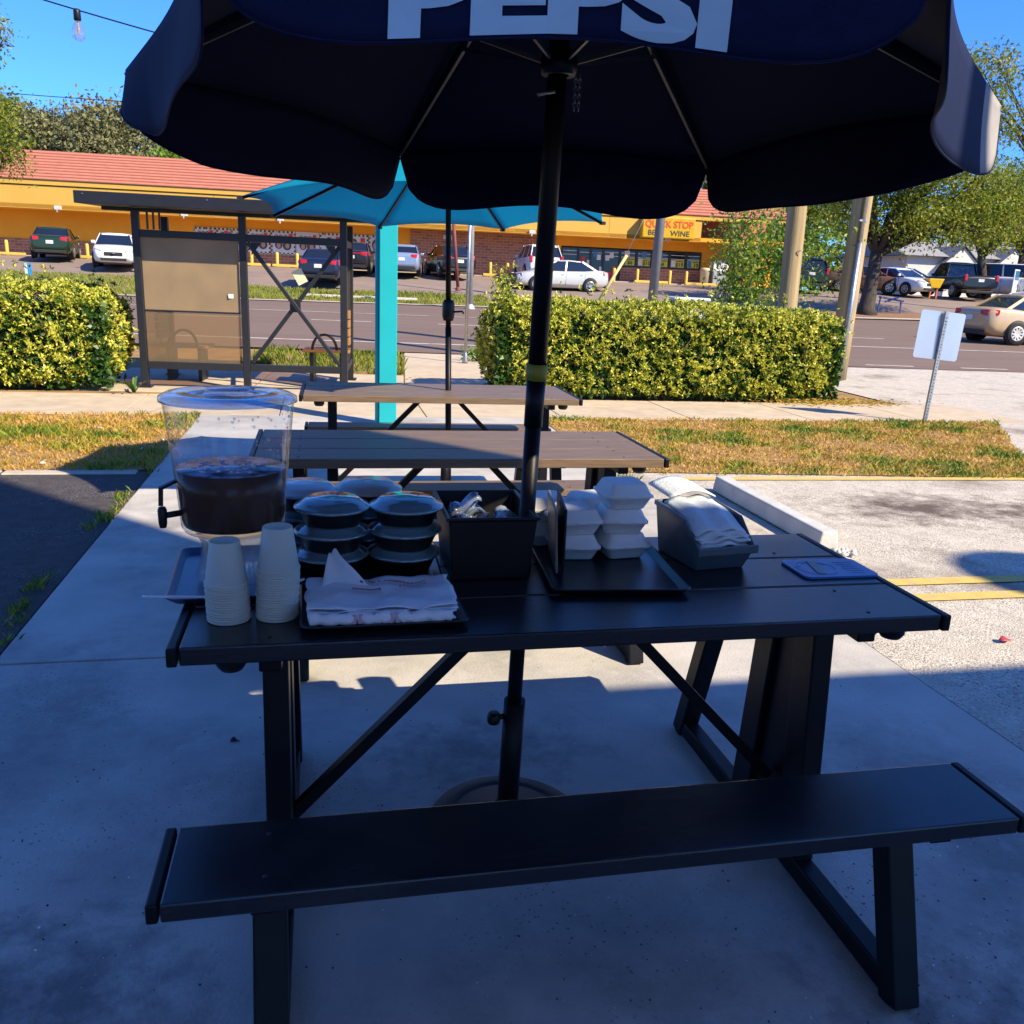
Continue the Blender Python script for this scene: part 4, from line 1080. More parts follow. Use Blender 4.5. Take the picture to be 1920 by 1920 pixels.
def shrub(label, c, r_, n, ls, lm, name='shrub'):
    t = thing(name, label, 'shrub', (c[0],c[1],c[2]))
    d = rng.normal(0,1,(n,3)); d /= np.linalg.norm(d,axis=1,keepdims=True)
    P = np.array([c[0],c[1],c[2]+r_[2]])+d*rng.uniform(.4,1.05,(n,1))*np.array(r_)+rng.normal(0,.05,(n,3))
    leafmesh('foliage', P, d+rng.normal(0,.6,(n,3)), ls*rng.uniform(.6,1.3,n), rng.uniform(0,1,n), lm, t, .4, 'stuff')
    b = MB()
    for i in range(7):
        a = rng.uniform(0,2*PI); b.tube([(c[0],c[1],c[2]-.05),(c[0]+.6*r_[0]*math.cos(a),c[1]+.6*r_[1]*math.sin(a),c[2]+r_[2]*1.1)],[.02,.006],5)
    tag(b.build('stem', M_twig, t), kind='stuff')
shrub('broad-leaved green bush poking above the middle of the right hedge', (5.45,11.2,0), (.42,.35,.62), 420, .20, M_bright)
shrub('glossy green sapling beside the nearer wooden pole', (6.75,11.5,0), (.25,.25,.68), 260, .12, M_bright)
shrub('low weedy bush beside the thin metal pole at the end of the path', tuple(S(1.05,14.2,0)), (.35,.3,.12), 300, .08, M_bright)
# oaks behind the store
def rtree(label, u, v, top, rad, n, lm, seed=0, name='oak_tree'):
    p = S(u,v,1.58)
    tree(name, label, tuple(p), top-1.58, .35, clumps(13,0,0,top-1.58-rad*.95,rad*.95,rad*.7,rad*.72,rad*.34,rad*.55), int(n*1.9), .30, lm, 5, 'trees behind the yellow store', fork=(top-1.58)*.35)
rtree('broad grey-green oak rising highest behind the store roof at left',-19.5,68,12.9,4.6,11000,M_oakd)
rtree('grey-green oak behind the store roof, right of the broad oak',-14.5,66,10.8,3.2,7000,M_oakd)
rtree('olive oak at far left behind the store roof',-25.5,70,11.6,3.4,7000,M_oakd)
rtree('dark narrow tree peeking over the roof at far left',-29.2,72,12.6,1.8,3500,M_oak)
rtree('bright green low tree just over the store roof edge',-13.2,58,8.4,1.9,5000,M_bright)
rtree('oak seen through the notch of the navy umbrella above the store',20.5,66,12.8,4.2,8000,M_oakd)
rtree('tall oak behind the right end of the store',28,64,12.0,4.5,8000,M_oak)
# tree hanging in at the left edge, its trunk out of frame
lt_ = S(-11.2,19.5,0)
tree('weeping_tree','leafy branches hanging in at the left edge of the photo',tuple(lt_),7,.2,
     [(2.1,0,3.9,.62),(2.15,.1,3.5,.45),(2.0,0,4.25,.55),(1.7,0,3.6,.6),(1.6,0,4.7,.7),(2.2,0,5.95,.36),(1.8,0,6.1,.5),(1.2,0,5.4,.8),(.4,0,4.8,1.2),(-.6,0,5.6,1.4)],13000,.085,M_oak,5,fork=2.4,lean=(.3,0))

# ------------------------------------------------------------------ poles, signs and street furniture
M_wood = mat('pole_wood', (.40,.30,.15), (.28,.20,.095), .85, scale=4, stretch=(4,4,.25), bump=.5, bscale=22)
def wood_pole(label, p0, p1, r0, r1, conduit=False):
    t = thing('utility_pole', label, 'utility pole', p0, 'wooden utility poles')
    b = MB(); n = 8
    b.tube([Vector(p0).lerp(Vector(p1),k/n) for k in range(n+1)], [r0+(r1-r0)*k/n for k in range(n+1)], 24)
    b.build('shaft', M_wood, t)
    if conduit:
        b = MB(); off = Vector((-.05,-r0-.02,0))
        b.tube([Vector(p0)+off, Vector(p0).lerp(Vector(p1),.26)+off],.048,16)
        b.tube([Vector(p0).lerp(Vector(p1),.26)+off, Vector(p0).lerp(Vector(p1),1)+off],.036,16)
        b.build('conduit', M_steel, t)
        b = MB()
        for k in (.10,.3,.5): b.box(Vector(p0).lerp(Vector(p1),k)+off, (.16,.05,.03))
        b.build('strap', M_steel, t)
    else:
        b = MB(); c = Vector(p0).lerp(Vector(p1),.24)+Vector((-.02,-r0*.95,0))
        b.tube([c, c+Vector((.05,-.05,.03)), c+Vector((.08,-.05,.0))],.008,6); b.build('hook', M_steel, t)
    return t
a_ = S(5.74,11.7,0); b__ = S(5.55,11.7,8.6)
wood_pole('plain weathered wooden pole rising out of the hedge', tuple(a_), tuple(b__), .152, .135)
a_ = S(7.32,12.9,-.03); b__ = S(7.42,12.9,9.0)
wood_pole('wooden pole with grey metal conduit at right end of hedge', tuple(a_), tuple(b__), .168, .145, True)
def simple_pole(name, label, u0, u1, v, z0, z1, r0, r1, m, cat='pole', sides=14):
    p0, p1 = S(u0,v,z0), S(u1,v,z1)
    t = thing(name, label, cat, tuple(p0))
    MB().tube([p0,p1],[r0,r1],sides).build('shaft', m, t)
    MB().lathe([(0,0),(r0*1.9,0),(r0*1.9,.03),(r0*1.2,.16),(r0,.18)],sides,tuple(p0)).build('base', m, t)
    return t
M_greyp = mat('grey_pole', (.16,.17,.18), (.13,.14,.15), .6, scale=3)
simple_pole('traffic_pole','thick grey pole across the road in front of the yellow shop sign',9.55,9.75,33.1,.46,9.5,.19,.17,M_greyp)
simple_pole('lamp_post','slim silver lamp post on the far verge beside the turquoise umbrella pole',2.0,1.95,29.7,.36,9,.10,.07,mat('silver_pole', (.55,.58,.6), None, .45, metal=.5),'lamp post')
simple_pole('thin_post','thin bare metal post at the end of the path',.745,.77,13.75,0,3.3,.028,.028,M_steel,'post')
simple_pole('rusty_post','leaning rusty red post on the verge in front of the parked dark car',2.10,1.74,38.3,.84,4.6,.075,.075,mat('rusty_red', (.20,.05,.04), (.14,.035,.03), .7, scale=6),'post')
gp = thing('guy_wire','guy wire with yellow guard slanting up from behind the hedge','guy wire',tuple(S(6.8,31.5)))
MB().tube([S(6.8,31.5,.4),S(7.98,31.5,2.5)],.055,10).build('guard', mat('guy_guard', (.62,.50,.2), (.55,.44,.17), .6), gp)
MB().tube([S(7.9,31.5,2.4),S(9.8,33.0,5.9)],.012,6).build('wire', M_steel, gp)
sg = thing('road_sign','blank metal back of a rectangular sign on a leaning perforated post','sign',(6.62,7.37,0))
p0, p1 = Vector((6.62,7.37,-.05)), Vector((6.685,7.37,1.33))
MB().bar(p0,p1,.045,.03,(0,1,0)).build('post', M_steel, sg)
b = MB()
for k in range(34):
    c = p0.lerp(p1,(k+1)/36)+Vector((0,-.0165,0)); b.lathe([(0,0),(.0055,0)],6,c)
b.f = []; b.m = []; b.sm = []; b.v = []
for k in range(34):
    c = p0.lerp(p1,(k+1)/36); b.box((c.x,c.y-.0157,c.z),(.012,.002,.012))
b.build('hole', mat('hole_dark', (.01,.01,.01), None, .9), sg)
plm = MB().prism(rrect(-.285,.285,-.28,.28,.03),-.0015,.0015)
TM = Matrix.Translation((6.655,7.40,1.045)) @ Matrix.Rotation(R(-5),4,'Z') @ Matrix.Rotation(R(88),4,'X') @ Matrix.Rotation(R(-4),4,'Z')
plm.v = [tuple(TM @ Vector(p)) for p in plm.v]
plm.build('plate', mat('sign_back', (.62,.64,.66), (.56,.58,.6), .34, metal=.85, scale=2), sg)
b = MB()
for z in (.86,1.22): b.lathe([(0,0),(.010,0),(.010,.006),(0,.007)],8,(p0.lerp(p1,(z+.05)/1.38).x,7.352,z))
b.build('bolt', M_steel, sg)
# wheel stop
ws = MB()
ws.loft([[(2.40-.072,y,0),(2.40+.072,y,0),(2.40+.052,y,.112),(2.40-.052,y,.112)] for y in (4.05,2.55)], True, False)
o = ws.build('wheel_stop', blotch(mat('stop_concrete', (.52,.51,.48), (.44,.43,.40), .85, scale=7, bump=.35), 6, (.3,.29,.27), .6, .75, .6), bevel=.012)
tag(o, 'grey concrete wheel stop on the gravel beyond the right end of the table', 'wheel stop')
for i in range(9):
    c = (2.40+rng.uniform(-.05,.12), 2.52-rng.uniform(0,.10), .012)
    o = MB().lathe([(0,-.02),(.018,-.012),(.022,.003),(.012,.016),(0,.02)],6,(0,0,0)).build('concrete_chip', mat('chip', (.6,.58,.55), None, .9))
    o.location = c; o.scale = (rng.uniform(.5,1.3),rng.uniform(.5,1.2),rng.uniform(.4,1)); o.rotation_euler = (0,0,rng.uniform(0,6))
    tag(o, 'broken concrete chip lying at the crumbled near end of the wheel stop', 'chip', 'chips of the wheel stop')
# litter on the gravel
def litter(name, label, cat, x, y, m, s, grp=None):
    o = MB().grid(4,3,lambda p,q: ((p-.5)*s,(q-.5)*s*.55*(1-abs(p-.5)*1.2),.006+.012*math.sin(4*p)*q)).build(name, m, solid=.001, fix=False)
    o.location = (x,y,0); o.rotation_euler = (0,0,rng.uniform(-.4,.4)); return tag(o, label, cat, grp)
litter('red_leaf','small red scrap on the gravel right of the table','scrap',2.46,1.18,mat('red_scrap', (.45,.04,.05), None, .6),.07)
litter('dry_leaf','brown dead leaf on the shaded slab left of the near table leg','leaf',-.845,.72,mat('dead_leaf', (.03,.02,.015), None, .8),.028)
M_deb = mat('debris', (.75,.72,.68), None, .9)
for i, (x, y) in enumerate([(-2.55,6.6),(-2.1,6.9),(-2.0,5.6),(-1.9,6.0),(-3.4,5.5),(-2.6,5.05)]):
    litter('paper_scrap','tiny white scrap in the grass left of the slab, '+['nearest the sidewalk end','close to the slab corner','middle one beside the slab edge','just left of the dispenser rim','farthest left one','nearest the asphalt'][i],'scrap',x,y,M_deb,.06,'scraps in the grass')
for i, (x, y) in enumerate([(6.0,8.7),(6.4,8.9),(6.8,8.95),(5.8,9.0)]):
    pass
n_ = 900; P = np.stack([rng.normal(6.3,.55,n_), rng.normal(9.0,.16,n_), rng.uniform(0,.05,n_)],1)
tag(leafmesh('leaf_litter', P, rng.normal(0,1,(n_,3))*[1,1,.2], .06, rng.uniform(.4,1,n_), M_grass, None, .3), kind='stuff')
# white utility cabinet lying behind the hedge
cb = thing('utility_cabinet','white utility cabinet peeking over the hedge by the small tree','cabinet',tuple(S(3.85,11.0,0)))
MB().box(tuple(S(3.85,11.0,.64)),(.50,.35,1.28),-TH).build('body', mat('cabinet_white', (.68,.68,.66), None, .5), cb, bevel=.03)
MB().box(tuple(S(3.85,11.0,1.30)),(.56,.40,.05),-TH).build('lid', MATS['cabinet_white'], cb, bevel=.02)
# small blue newspaper box on the verge
nb = thing('utility_marker','small blue and white marker box on the far verge in front of the white car','marker box',tuple(S(-15.58,37.3)))
z = tz(37.3)
MB().box(tuple(S(-15.58,37.3,z+.25)),(.20,.20,.5),-TH).build('body', mat('marker_blue', (.02,.25,.55), None, .5), nb, bevel=.02)
MB().box(tuple(S(-15.62,37.19,z+.27)),(.10,.012,.40),-TH).build('white_label', mat('marker_white', (.75,.75,.75), None, .6), nb)
# string light and wires
wr = thing('string_light','bare bulb hanging from a dark wire at the upper left','string light',(-1.66,3.0,2.63))
def wirepts(a, c, sag, n=24): return [Vector(a).lerp(Vector(c),k/n)-Vector((0,0,sag*4*(k/n)*(1-k/n))) for k in range(n+1)]
MB().tube([Vector((-7.5,2.6,4.0))]+wirepts((-2.35,3.0,2.775),(-.95,3.0,2.50),.012)+[Vector((.08,6.9,2.42))],.0035,6).build('wire', M_blackp, wr)
MB().lathe([(0,0),(.013,0),(.016,-.01),(.017,-.045),(.014,-.05),(0,-.05)],16,(-1.665,3.0,2.632)).build('socket', M_blackp, wr)
M_bulb = clear('bulb_glass', (1,.93,.84), .10, .06, .03, (.9,.7,.5))
MB().lathe([(.011,-.048),(.013,-.056),(.026,-.085),(.031,-.105),(.027,-.125),(.014,-.136),(0,-.139)],24,(-1.665,3.0,2.632)).build('bulb', M_bulb, wr)
MB().lathe([(.004,-.05),(.005,-.10),(0,-.115)],10,(-1.665,3.0,2.632)).build('filament', mat('filament', (.55,.35,.2), None, .4), wr)
def wire(label, a, c, sag, r_):
    o = MB().tube(wirepts(a,c,sag,30),r_,6).build('overhead_wire', M_blackp)
    tag(o, label, 'wire')
wire('overhead wire crossing the sky at the right above the wispy tree', tuple(S(9,25,6.89)), tuple(S(34,25,11.1)), .1, .012)
wire('thin overhead wire crossing the sky at far left above the oaks', tuple(S(-60,44,9.6)), tuple(S(-6,44,8.6)), .25, .018)

# ------------------------------------------------------------------ the yellow store across the road
M_yw = blotch(mat('ochre_stucco', (.80,.36,.02), (.76,.33,.018), .85, scale=1.2, bump=.1, bscale=40), .5, (.68,.30,.03), .55, .75, .4)
M_fas = blotch(mat('yellow_fascia', (.58,.345,.06), (.55,.325,.053), .8, scale=.8, bump=.08), .35, (.52,.30,.045), .55, .75, .5)
M_tile = mat('salmon_roof_tile', (.47,.175,.11), (.41,.145,.09), .8, scale=2.5, stretch=(1,1,4), bump=.2)
M_brick = bpy.data.materials.new('brick_face'); M_brick.use_nodes = True
n = M_brick.node_tree; p_ = n.nodes['Principled BSDF']; p_.inputs['Roughness'].default_value = .9
bt = n.nodes.new('ShaderNodeTexBrick'); tc0 = n.nodes.new('ShaderNodeTexCoord'); mp = n.nodes.new('ShaderNodeMapping')
mp.inputs['Rotation'].default_value = (R(90),0,0)
bt.inputs['Color1'].default_value = (.36,.15,.085,1); bt.inputs['Color2'].default_value = (.20,.085,.055,1); bt.inputs['Mortar'].default_value = (.42,.30,.21,1)
bt.inputs['Scale'].default_value = 1; bt.inputs['Brick Width'].default_value = .42; bt.inputs['Row Height'].default_value = .15; bt.inputs['Mortar Size'].default_value = .012; bt.inputs['Bias'].default_value = -.1
n.links.new(tc0.outputs['Object'], mp.inputs[0]); n.links.new(mp.outputs[0], bt.inputs['Vector']); n.links.new(bt.outputs[0], p_.inputs['Base Color'])
st = thing('store', 'long yellow convenience store with salmon tiled roof and brick lower wall', 'store', tuple(S(0,48,1.58)))
GZ = 1.5
def sbox(u0, u1, v0, v1, z0, z1): 
    b = SB(); b.box(((u0+u1)/2,(v0+v1)/2,(z0+z1)/2),(u1-u0,v1-v0,z1-z0)); return b
UL, UR_ = -42, 21.5
sbox(UL,0.05,50,58,2.42,4.3).build('wall', M_yw, st)
sbox(UL,-.02,49.96,50.2,GZ-.2,2.42).build('brick_wall', M_brick, st)
sbox(.05,8.35,49.9,50.3,GZ-.2,4.2).build('brick_wall', M_brick, st)
sbox(8.35,UR_,50,58,3.42,4.3).build('wall', M_yw, st)
sbox(17.1,UR_,50,58,GZ-.2,3.42).build('wall', M_yw, st)
sbox(8.35,8.7,50,50.3,GZ-.2,3.42).build('pier', M_yw, st)
sbox(12.25,17.1,49.96,50.2,GZ-.2,2.40).build('brick_wall', M_brick, st)
sbox(8.35,17.1,51.2,58,GZ-.2,3.6).build('interior_back', mat('shop_inside', (.05,.05,.055), (.03,.03,.035), .8, scale=2), st)
sbox(UL,UR_,48.0,58,3.92,4.12).build('soffit', M_yw, st)
# fascia in panels with thin joints
for k in range(int((UR_-UL)/5.3)):
    u0 = UL+5.3*k; sbox(u0,u0+5.285,48.0,48.18,3.90,5.02).build('fascia_panel', M_fas, st)
sbox(UL,UR_,47.93,48.18,5.06,5.30).build('fascia_cap', M_fas, st, bevel=.01)
for k in range(10):                                   # stepped tile courses
    v0 = 47.86+.36*k; z0 = 5.30+.175*k
    b = SB(); b.add([(UL,v0+.012,z0+.012),(UR_,v0+.012,z0+.012),(UR_,v0,z0+.055),(UL,v0,z0+.055),(UL,v0+.42,z0+.19),(UR_,v0+.42,z0+.19)], [(0,1,2,3),(3,2,5,4)])
    b.build('roof_tile_course', M_tile, st, fix=False)
sbox(UL,UR_,51.4,58,4.2,7.06).build('flat_roof', M_tile, st)
sbox(UL,UR_,47.6,50,GZ-.25,GZ+.08).build('walkway', M_kerb, st)
# under-eave flood lights
M_lampm = mat('lamp_housing', (.60,.58,.52), None, .5)
for i, u in enumerate((-17.94,-11.7,-6.8,6.66,14.35)):
    b = SB(); b.box((u,47.86,3.98),(.34,.18,.20)); o = b.build('flood_light', M_lampm, st, bevel=.02)
    b = SB(); b.box((u-.02,47.80,3.84),(.06,.05,.16)); b.build('bracket', M_lampm, o)
# sign
sn = sbox(12.72,15.70,47.35,47.98,3.98,5.10).build('sign_box', mat('sign_yellow', (.60,.36,.005), None, .45), st, bevel=.05)
def wall_text(body, u, v, z, size, m, par, bold=0., wd=None, name='lettering'):
    vs, fs = text_mesh(body, size, bold)
    x0, x1 = min(a[0] for a in vs), max(a[0] for a in vs); k = (wd/(x1-x0)) if wd else 1
    b = SB(); b.add([(u+a[0]*k, v, z+a[1]) for a in vs], fs); return b.build(name, m, par, fix=False)
wall_text('QUICK STOP',14.21,47.335,4.55,.50,mat('sign_red', (.75,.07,.02), None, .5),sn,.012,2.72)
wall_text('BEER   WINE',14.21,47.335,4.12,.40,mat('sign_black', (.05,.04,.03), None, .5),sn,.004,2.35)
# shop windows, door and posters
M_shopg = mat('dark_shop_glass', (.025,.03,.04), (.012,.015,.02), .06, scale=1.5)
M_frm = mat('dark_window_frame', (.02,.02,.022), None, .4)
M_pyel = mat('poster_yellow', (.62,.60,.04), None, .6); M_pw = mat('poster_white', (.72,.72,.70), None, .6); M_pb = mat('poster_blue', (.05,.22,.45), None, .6); M_pr = mat('poster_red', (.6,.04,.04), None, .6)
ux = [8.73,9.72,10.45,11.2,12.19,13.18,14.11,15.17,16.17,17.08]
for i in range(9):
    u0, u1 = ux[i], ux[i+1]; z0 = 2.42 if i >= 4 else GZ+.08
    door = i in (1,2)
    w_ = SB()
    for a in ((u0+.03,(z0+3.36)/2,.06,3.36-z0),(u1-.03,(z0+3.36)/2,.06,3.36-z0)): w_.box((a[0],50.0,a[1]),(a[2],.10,a[3]))
    for zz in (z0+.03,3.33): w_.box(((u0+u1)/2,50.0,zz),(u1-u0-.12,.10,.06))
    w_ = w_.build('door' if door else 'window', M_frm, st)
    sbox(u0+.06,u1-.06,50.02,50.04,z0+.06,3.30).build('pane', M_shopg, w_)
    for zz in (2.95,3.16) if not door else (3.1,): sbox(u0+.08,u1-.08,49.985,49.99,zz,zz+.03).build('reflection_strip', mat('tube_reflection', (.75,.75,.72), None, .5), w_)  # pale strips paint tube-light reflections onto the panes
    if i >= 4:
        sbox(u0+.10,u1-.10,49.98,49.992,2.50,2.92).build('price_poster', M_pyel if i > 3 else M_pw, w_)
        sbox(u0+.12,u0+.34,49.972,49.978,2.52,2.90).build('poster_picture', M_pw if i % 2 else M_pb, w_)
        tx = {4:'$6',5:'$10',6:'$6',7:'$19',8:'10'}[i]
        wall_text(tx,u0+.62,49.968,2.56,.30,MATS['sign_black'],w_,.006,None,'price')
        sbox(u0+.42,u1-.14,49.97,49.976,2.82,2.86).build('poster_line', MATS['sign_black'], w_)
    else:
        for q in range(3):
            a = u0+.14+.2*q+rng.uniform(-.03,.03); zz = 1.9+rng.uniform(0,1.0)
            sbox(a,a+.24,49.975,49.985,zz,zz+.3).build('notice', [M_pw,M_pr,M_pb,M_pw][(i+q) % 4], w_)
for u0, c in ((13.45,M_pb),(14.45,M_pb),(12.45,M_pw)): sbox(u0,u0+.30,49.955,49.965,2.96,3.34).build('hanging_poster', c, st)
for u0 in (9.78,10.55,11.25): sbox(u0,u0+.55,49.94,49.955,GZ+.15,GZ+.55).build('low_poster', M_pr, st)
# picture panels along the wall
M_pan = mat('panel_print', (.60,.60,.58), (.50,.50,.49), .6, scale=2.5); M_hair = mat('print_dark', (.05,.035,.03), (.10,.07,.055), .7, scale=4); M_skin = mat('print_skin', (.45,.30,.22), None, .7)
M_chk = bpy.data.materials.new('checker_border'); M_chk.use_nodes = True
n = M_chk.node_tree; ck_ = n.nodes.new('ShaderNodeTexChecker'); ck_.inputs['Scale'].default_value = 9; ck_.inputs[1].default_value = (.03,.03,.03,1); ck_.inputs[2].default_value = (.62,.64,.5,1)
tc0 = n.nodes.new('ShaderNodeTexCoord'); n.links.new(tc0.outputs['Object'], ck_.inputs['Vector']); n.links.new(ck_.outputs[0], n.nodes['Principled BSDF'].inputs['Base Color'])
pan = [(-11.7,-10.55),(-10.5,-9.75),(-9.7,-8.9),(-8.85,-7.65),(-7.6,-6.3),(-6.25,-5.0),(-4.95,-3.65),(-3.6,-2.3),(-2.25,-1.2)]
def oval(b, u, v, z, ru, rz_, n=16): b.add([(u+ru*math.cos(2*PI*i/n), v, z+rz_*math.sin(2*PI*i/n)) for i in range(n)], [tuple(range(n))])
for i, (u0, u1) in enumerate(pan):
    pp = sbox(u0,u1,49.93,49.96,2.22,3.46).build('picture_panel', M_chk if i != 5 else M_pan, st)
    sbox(u0+.08,u1-.08,49.915,49.925,2.32,3.36).build('picture', M_pan, pp)
    uc = (u0+u1)/2; b = SB(); 
    if i < 6:
        oval(b,uc-.25,49.905,2.72,.20,.22); b.build('portrait', M_hair, pp, fix=False)
        b = SB(); oval(b,uc+.2,49.908,2.70,.24,.26); b.build('portrait', M_hair, pp, fix=False)
        for du_ in (-.25,.22):
            b = SB(); oval(b,uc+du_,49.898,2.68,.11,.14); b.build('portrait_face', M_skin, pp, fix=False)
        b = SB()
        for k in range(4):
            uq = u0+.18+(u1-u0-.3)*k/4
            nn = 14
            vs = [(uq+.1+r_*math.cos(2*PI*j/nn),49.9,3.16+r_*math.sin(2*PI*j/nn)) for r_ in (.06,.10) for j in range(nn)]
            b.add(vs, [(j,(j+1) % nn,nn+(j+1) % nn,nn+j) for j in range(nn)])
        b.build('ring_print', MATS['sign_black'], pp, fix=False)
        sbox(u1-.34,u1-.14,49.895,49.9,3.10,3.32).build('red_square', M_pr, pp)
    else:
        oval(b,uc-.15,49.905,2.95,.22,.30); b.build('portrait', M_hair, pp, fix=False)
        b = SB(); oval(b,uc-.15,49.898,2.90,.14,.20); b.build('portrait_face', M_skin, pp, fix=False); b = SB(); b.add([(uc-.40,49.9,2.34),(uc+.10,49.9,2.34),(uc+.02,49.9,2.68),(uc-.32,49.9,2.68)],[(0,1,2,3)]); b.build('portrait_shoulders', M_skin, pp, fix=False)
        sbox(u1-.42,u1-.18,49.895,49.9,3.06,3.28).build('red_square', M_pr, pp)
for u0, z0 in ((1.9,3.45),(7.2,3.4)): sbox(u0,u0+.5,49.85,49.88,z0,z0+.22).build('wall_plate', M_pan, st)
# things by the store front
M_bol = blotch(mat('yellow_bollard', (.72,.46,.07), (.66,.41,.06), .6, scale=3), 5, (.5,.32,.1), .62, .75, .6)
BOLL = ['yellow bollard farthest left, near the left frame edge','yellow bollard just left of the dark green sedan','yellow bollard between the green sedan and the white car','yellow bollard behind the white car and shelter post',
 'yellow bollard under the left picture panels, leftmost in the right shelter bay','yellow bollard in the middle of the three seen through the shelter brace','yellow bollard just left of the dark blue sedan','yellow bollard right of the silver-blue sedan before the brick wall',
 'yellow bollard right of the black hatchback, left one of a close pair','yellow bollard of the close pair, right one, before the brick wall','yellow bollard behind the pale off-roader','yellow bollard at the left side of the guy wire guard',
 'yellow bollard just left of the thick grey pole','yellow bollard just right of the thick grey pole','yellow bollard below the rightmost price posters','yellow bollard beside the ice freezer, behind the small tree']
PST = ['parking stop by the green sedan at far left','parking stop between the green sedan and white car','parking stop right of the white car, behind the shelter panel','parking stop left under the picture panels','parking stop beside the dark blue sedan','parking stop right of the black hatchback','parking stop behind the silver sedan','parking stop right of the thick grey pole','parking stop under the rightmost price posters','parking stop before the ice freezer']
b0 = None
for i, u in enumerate((-24.0,-20.4,-16.5,-12.4,-8.27,-6.96,-5.92,.91,4.38,5.32,6.58,11.29,12.62,14.49,15.44,19.2)):
    if b0 is None:
        b0 = MB().lathe([(.085,0),(.085,.80),(.07,.85),(.03,.875),(0,.88)],16).build('bollard', M_bol); o = b0
    else: o = b0.copy(); COL.objects.link(o)
    o.location = S(u,47.35,1.40)
    tag(o, BOLL[i], 'bollard', 'yellow bollards along the store front')
b0 = None
for i, u in enumerate((-20.3,-16.4,-11.5,-8.2,-6.2,4.9,8.2,13.3,16.2,19.0)):
    if b0 is None: b0 = MB().box((0,0,.06),(1.9,.18,.13)).build('parking_stop', M_bol, bevel=.02); o = b0
    else: o = b0.copy(); COL.objects.link(o)
    o.location = S(u,46.9,1.55); o.rotation_euler = (0,0,-TH)
    tag(o, 'low yellow '+PST[i], 'parking stop', 'yellow parking stops')
ice = thing('ice_freezer','white and grey ice freezer standing at the right end of the store windows','freezer',tuple(S(17.95,49.2,1.58)))
sbox(17.5,18.4,48.8,49.6,1.58,2.36).build('lower_cabinet', mat('freezer_grey', (.30,.32,.36), None, .5), ice, bevel=.03)
sbox(17.5,18.4,48.85,49.6,2.365,2.98).build('upper_cabinet', mat('freezer_white', (.78,.78,.78), None, .4), ice, bevel=.03)
b = SB()
for k in range(5): b.box((17.78+.12*k,48.845,2.70+.03*(k % 2)),(.08,.01,.10))
for k in range(3): b.box((17.82+.17*k,48.845,2.55),(.12,.01,.07))
b.build('faded_print', mat('freezer_print', (.25,.26,.28), None, .6), ice)
b = SB(); oval(b,18.0,48.79,2.26,.07,.07); b.build('round_badge', MATS['freezer_white'], ice, fix=False)
tcn = thing('litter_bin','pale round litter bin left of the ice freezer','litter bin',tuple(S(17.05,49.0,1.58)))
MB().lathe([(0,0),(.24,0),(.27,.78),(.29,.80),(.26,.95),(0,.97)],18,tuple(S(17.05,49.0,1.58))).build('bin_body', mat('pale_bin', (.50,.42,.28), None, .7), tcn)

# ------------------------------------------------------------------ vehicles
M_glass = mat('car_glass', (.012,.016,.022), (.010,.013,.018), .05, scale=1, spec=.8)
M_tyre = mat('tyre', (.016,.016,.016), None, .85, scale=20)
M_rim = mat('rim', (.45,.46,.47), None, .35, metal=.7); M_hub = mat('wheel_cover', (.62,.60,.55), None, .4, metal=.2)
M_red = mat('tail_red', (.50,.015,.02), None, .2); M_lens = mat('headlamp', (.55,.57,.6), (.3,.32,.35), .12, scale=9)
M_plate = mat('number_plate', (.72,.72,.68), None, .5); M_trim = mat('black_trim', (.015,.015,.016), None, .6)
def paint(name, c, metal=.2, rough=.28): return mat('paint_'+name, c, tuple(k*.94 for k in c), rough, metal=metal, scale=3, coat=.6)
STY = {
 'sedan': dict(L=4.65, W=.89, body=[(-1,.52,.86,.80),(-.965,.34,1.00,.92),(-.86,.24,1.05,.97),(-.70,.2,1.05,1),(-.45,.18,1.0,1),(0,.18,.97,1),(.34,.18,.96,1),(.52,.2,.96,.99),(.78,.22,.86,.96),(.93,.26,.76,.88),(1,.40,.64,.72)],
               cab=(-.76,-.42,.13,.50,1.0,1.44), wb=.58),
 'hatch': dict(L=4.55, W=.88, body=[(-1,.5,.86,.80),(-.965,.34,1.0,.92),(-.86,.24,1.05,.97),(-.6,.2,1.05,1),(0,.18,1.0,1),(.38,.18,1.0,1),(.58,.2,.98,.99),(.8,.22,.88,.95),(.94,.26,.76,.86),(1,.42,.62,.72)],
               cab=(-.80,-.46,.10,.55,1.03,1.5), wb=.58),
 'suv': dict(L=4.6, W=.92, body=[(-1,.5,1.0,.85),(-.97,.38,1.12,.95),(-.85,.28,1.15,.99),(-.4,.26,1.12,1),(.2,.26,1.10,1),(.5,.26,1.08,.99),(.8,.28,1.0,.96),(.94,.34,.9,.9),(1,.5,.76,.8)],
               cab=(-.96,-.80,.16,.50,1.1,1.72), wb=.58),
 'pickup': dict(L=5.6, W=.98, body=[(-1,.6,1.0,.95),(-.985,.5,1.15,.98),(-.9,.45,1.18,1),(-.2,.42,1.16,1),(.3,.42,1.16,1),(.62,.42,1.18,1),(.86,.42,1.12,.98),(.96,.46,1.02,.94),(1,.6,.9,.86)],
               cab=(-.18,-.10,.28,.48,1.16,1.90), wb=.60),
 'van': dict(L=5.0, W=.98, body=[(-1,.5,1.15,.95),(-.98,.36,1.25,.99),(-.8,.3,1.28,1),(0,.3,1.26,1),(.5,.3,1.24,1),(.72,.3,1.18,.99),(.9,.34,1.06,.95),(1,.5,.86,.84)],
               cab=(-.99,-.94,.42,.68,1.22,1.95), wb=.60),
}
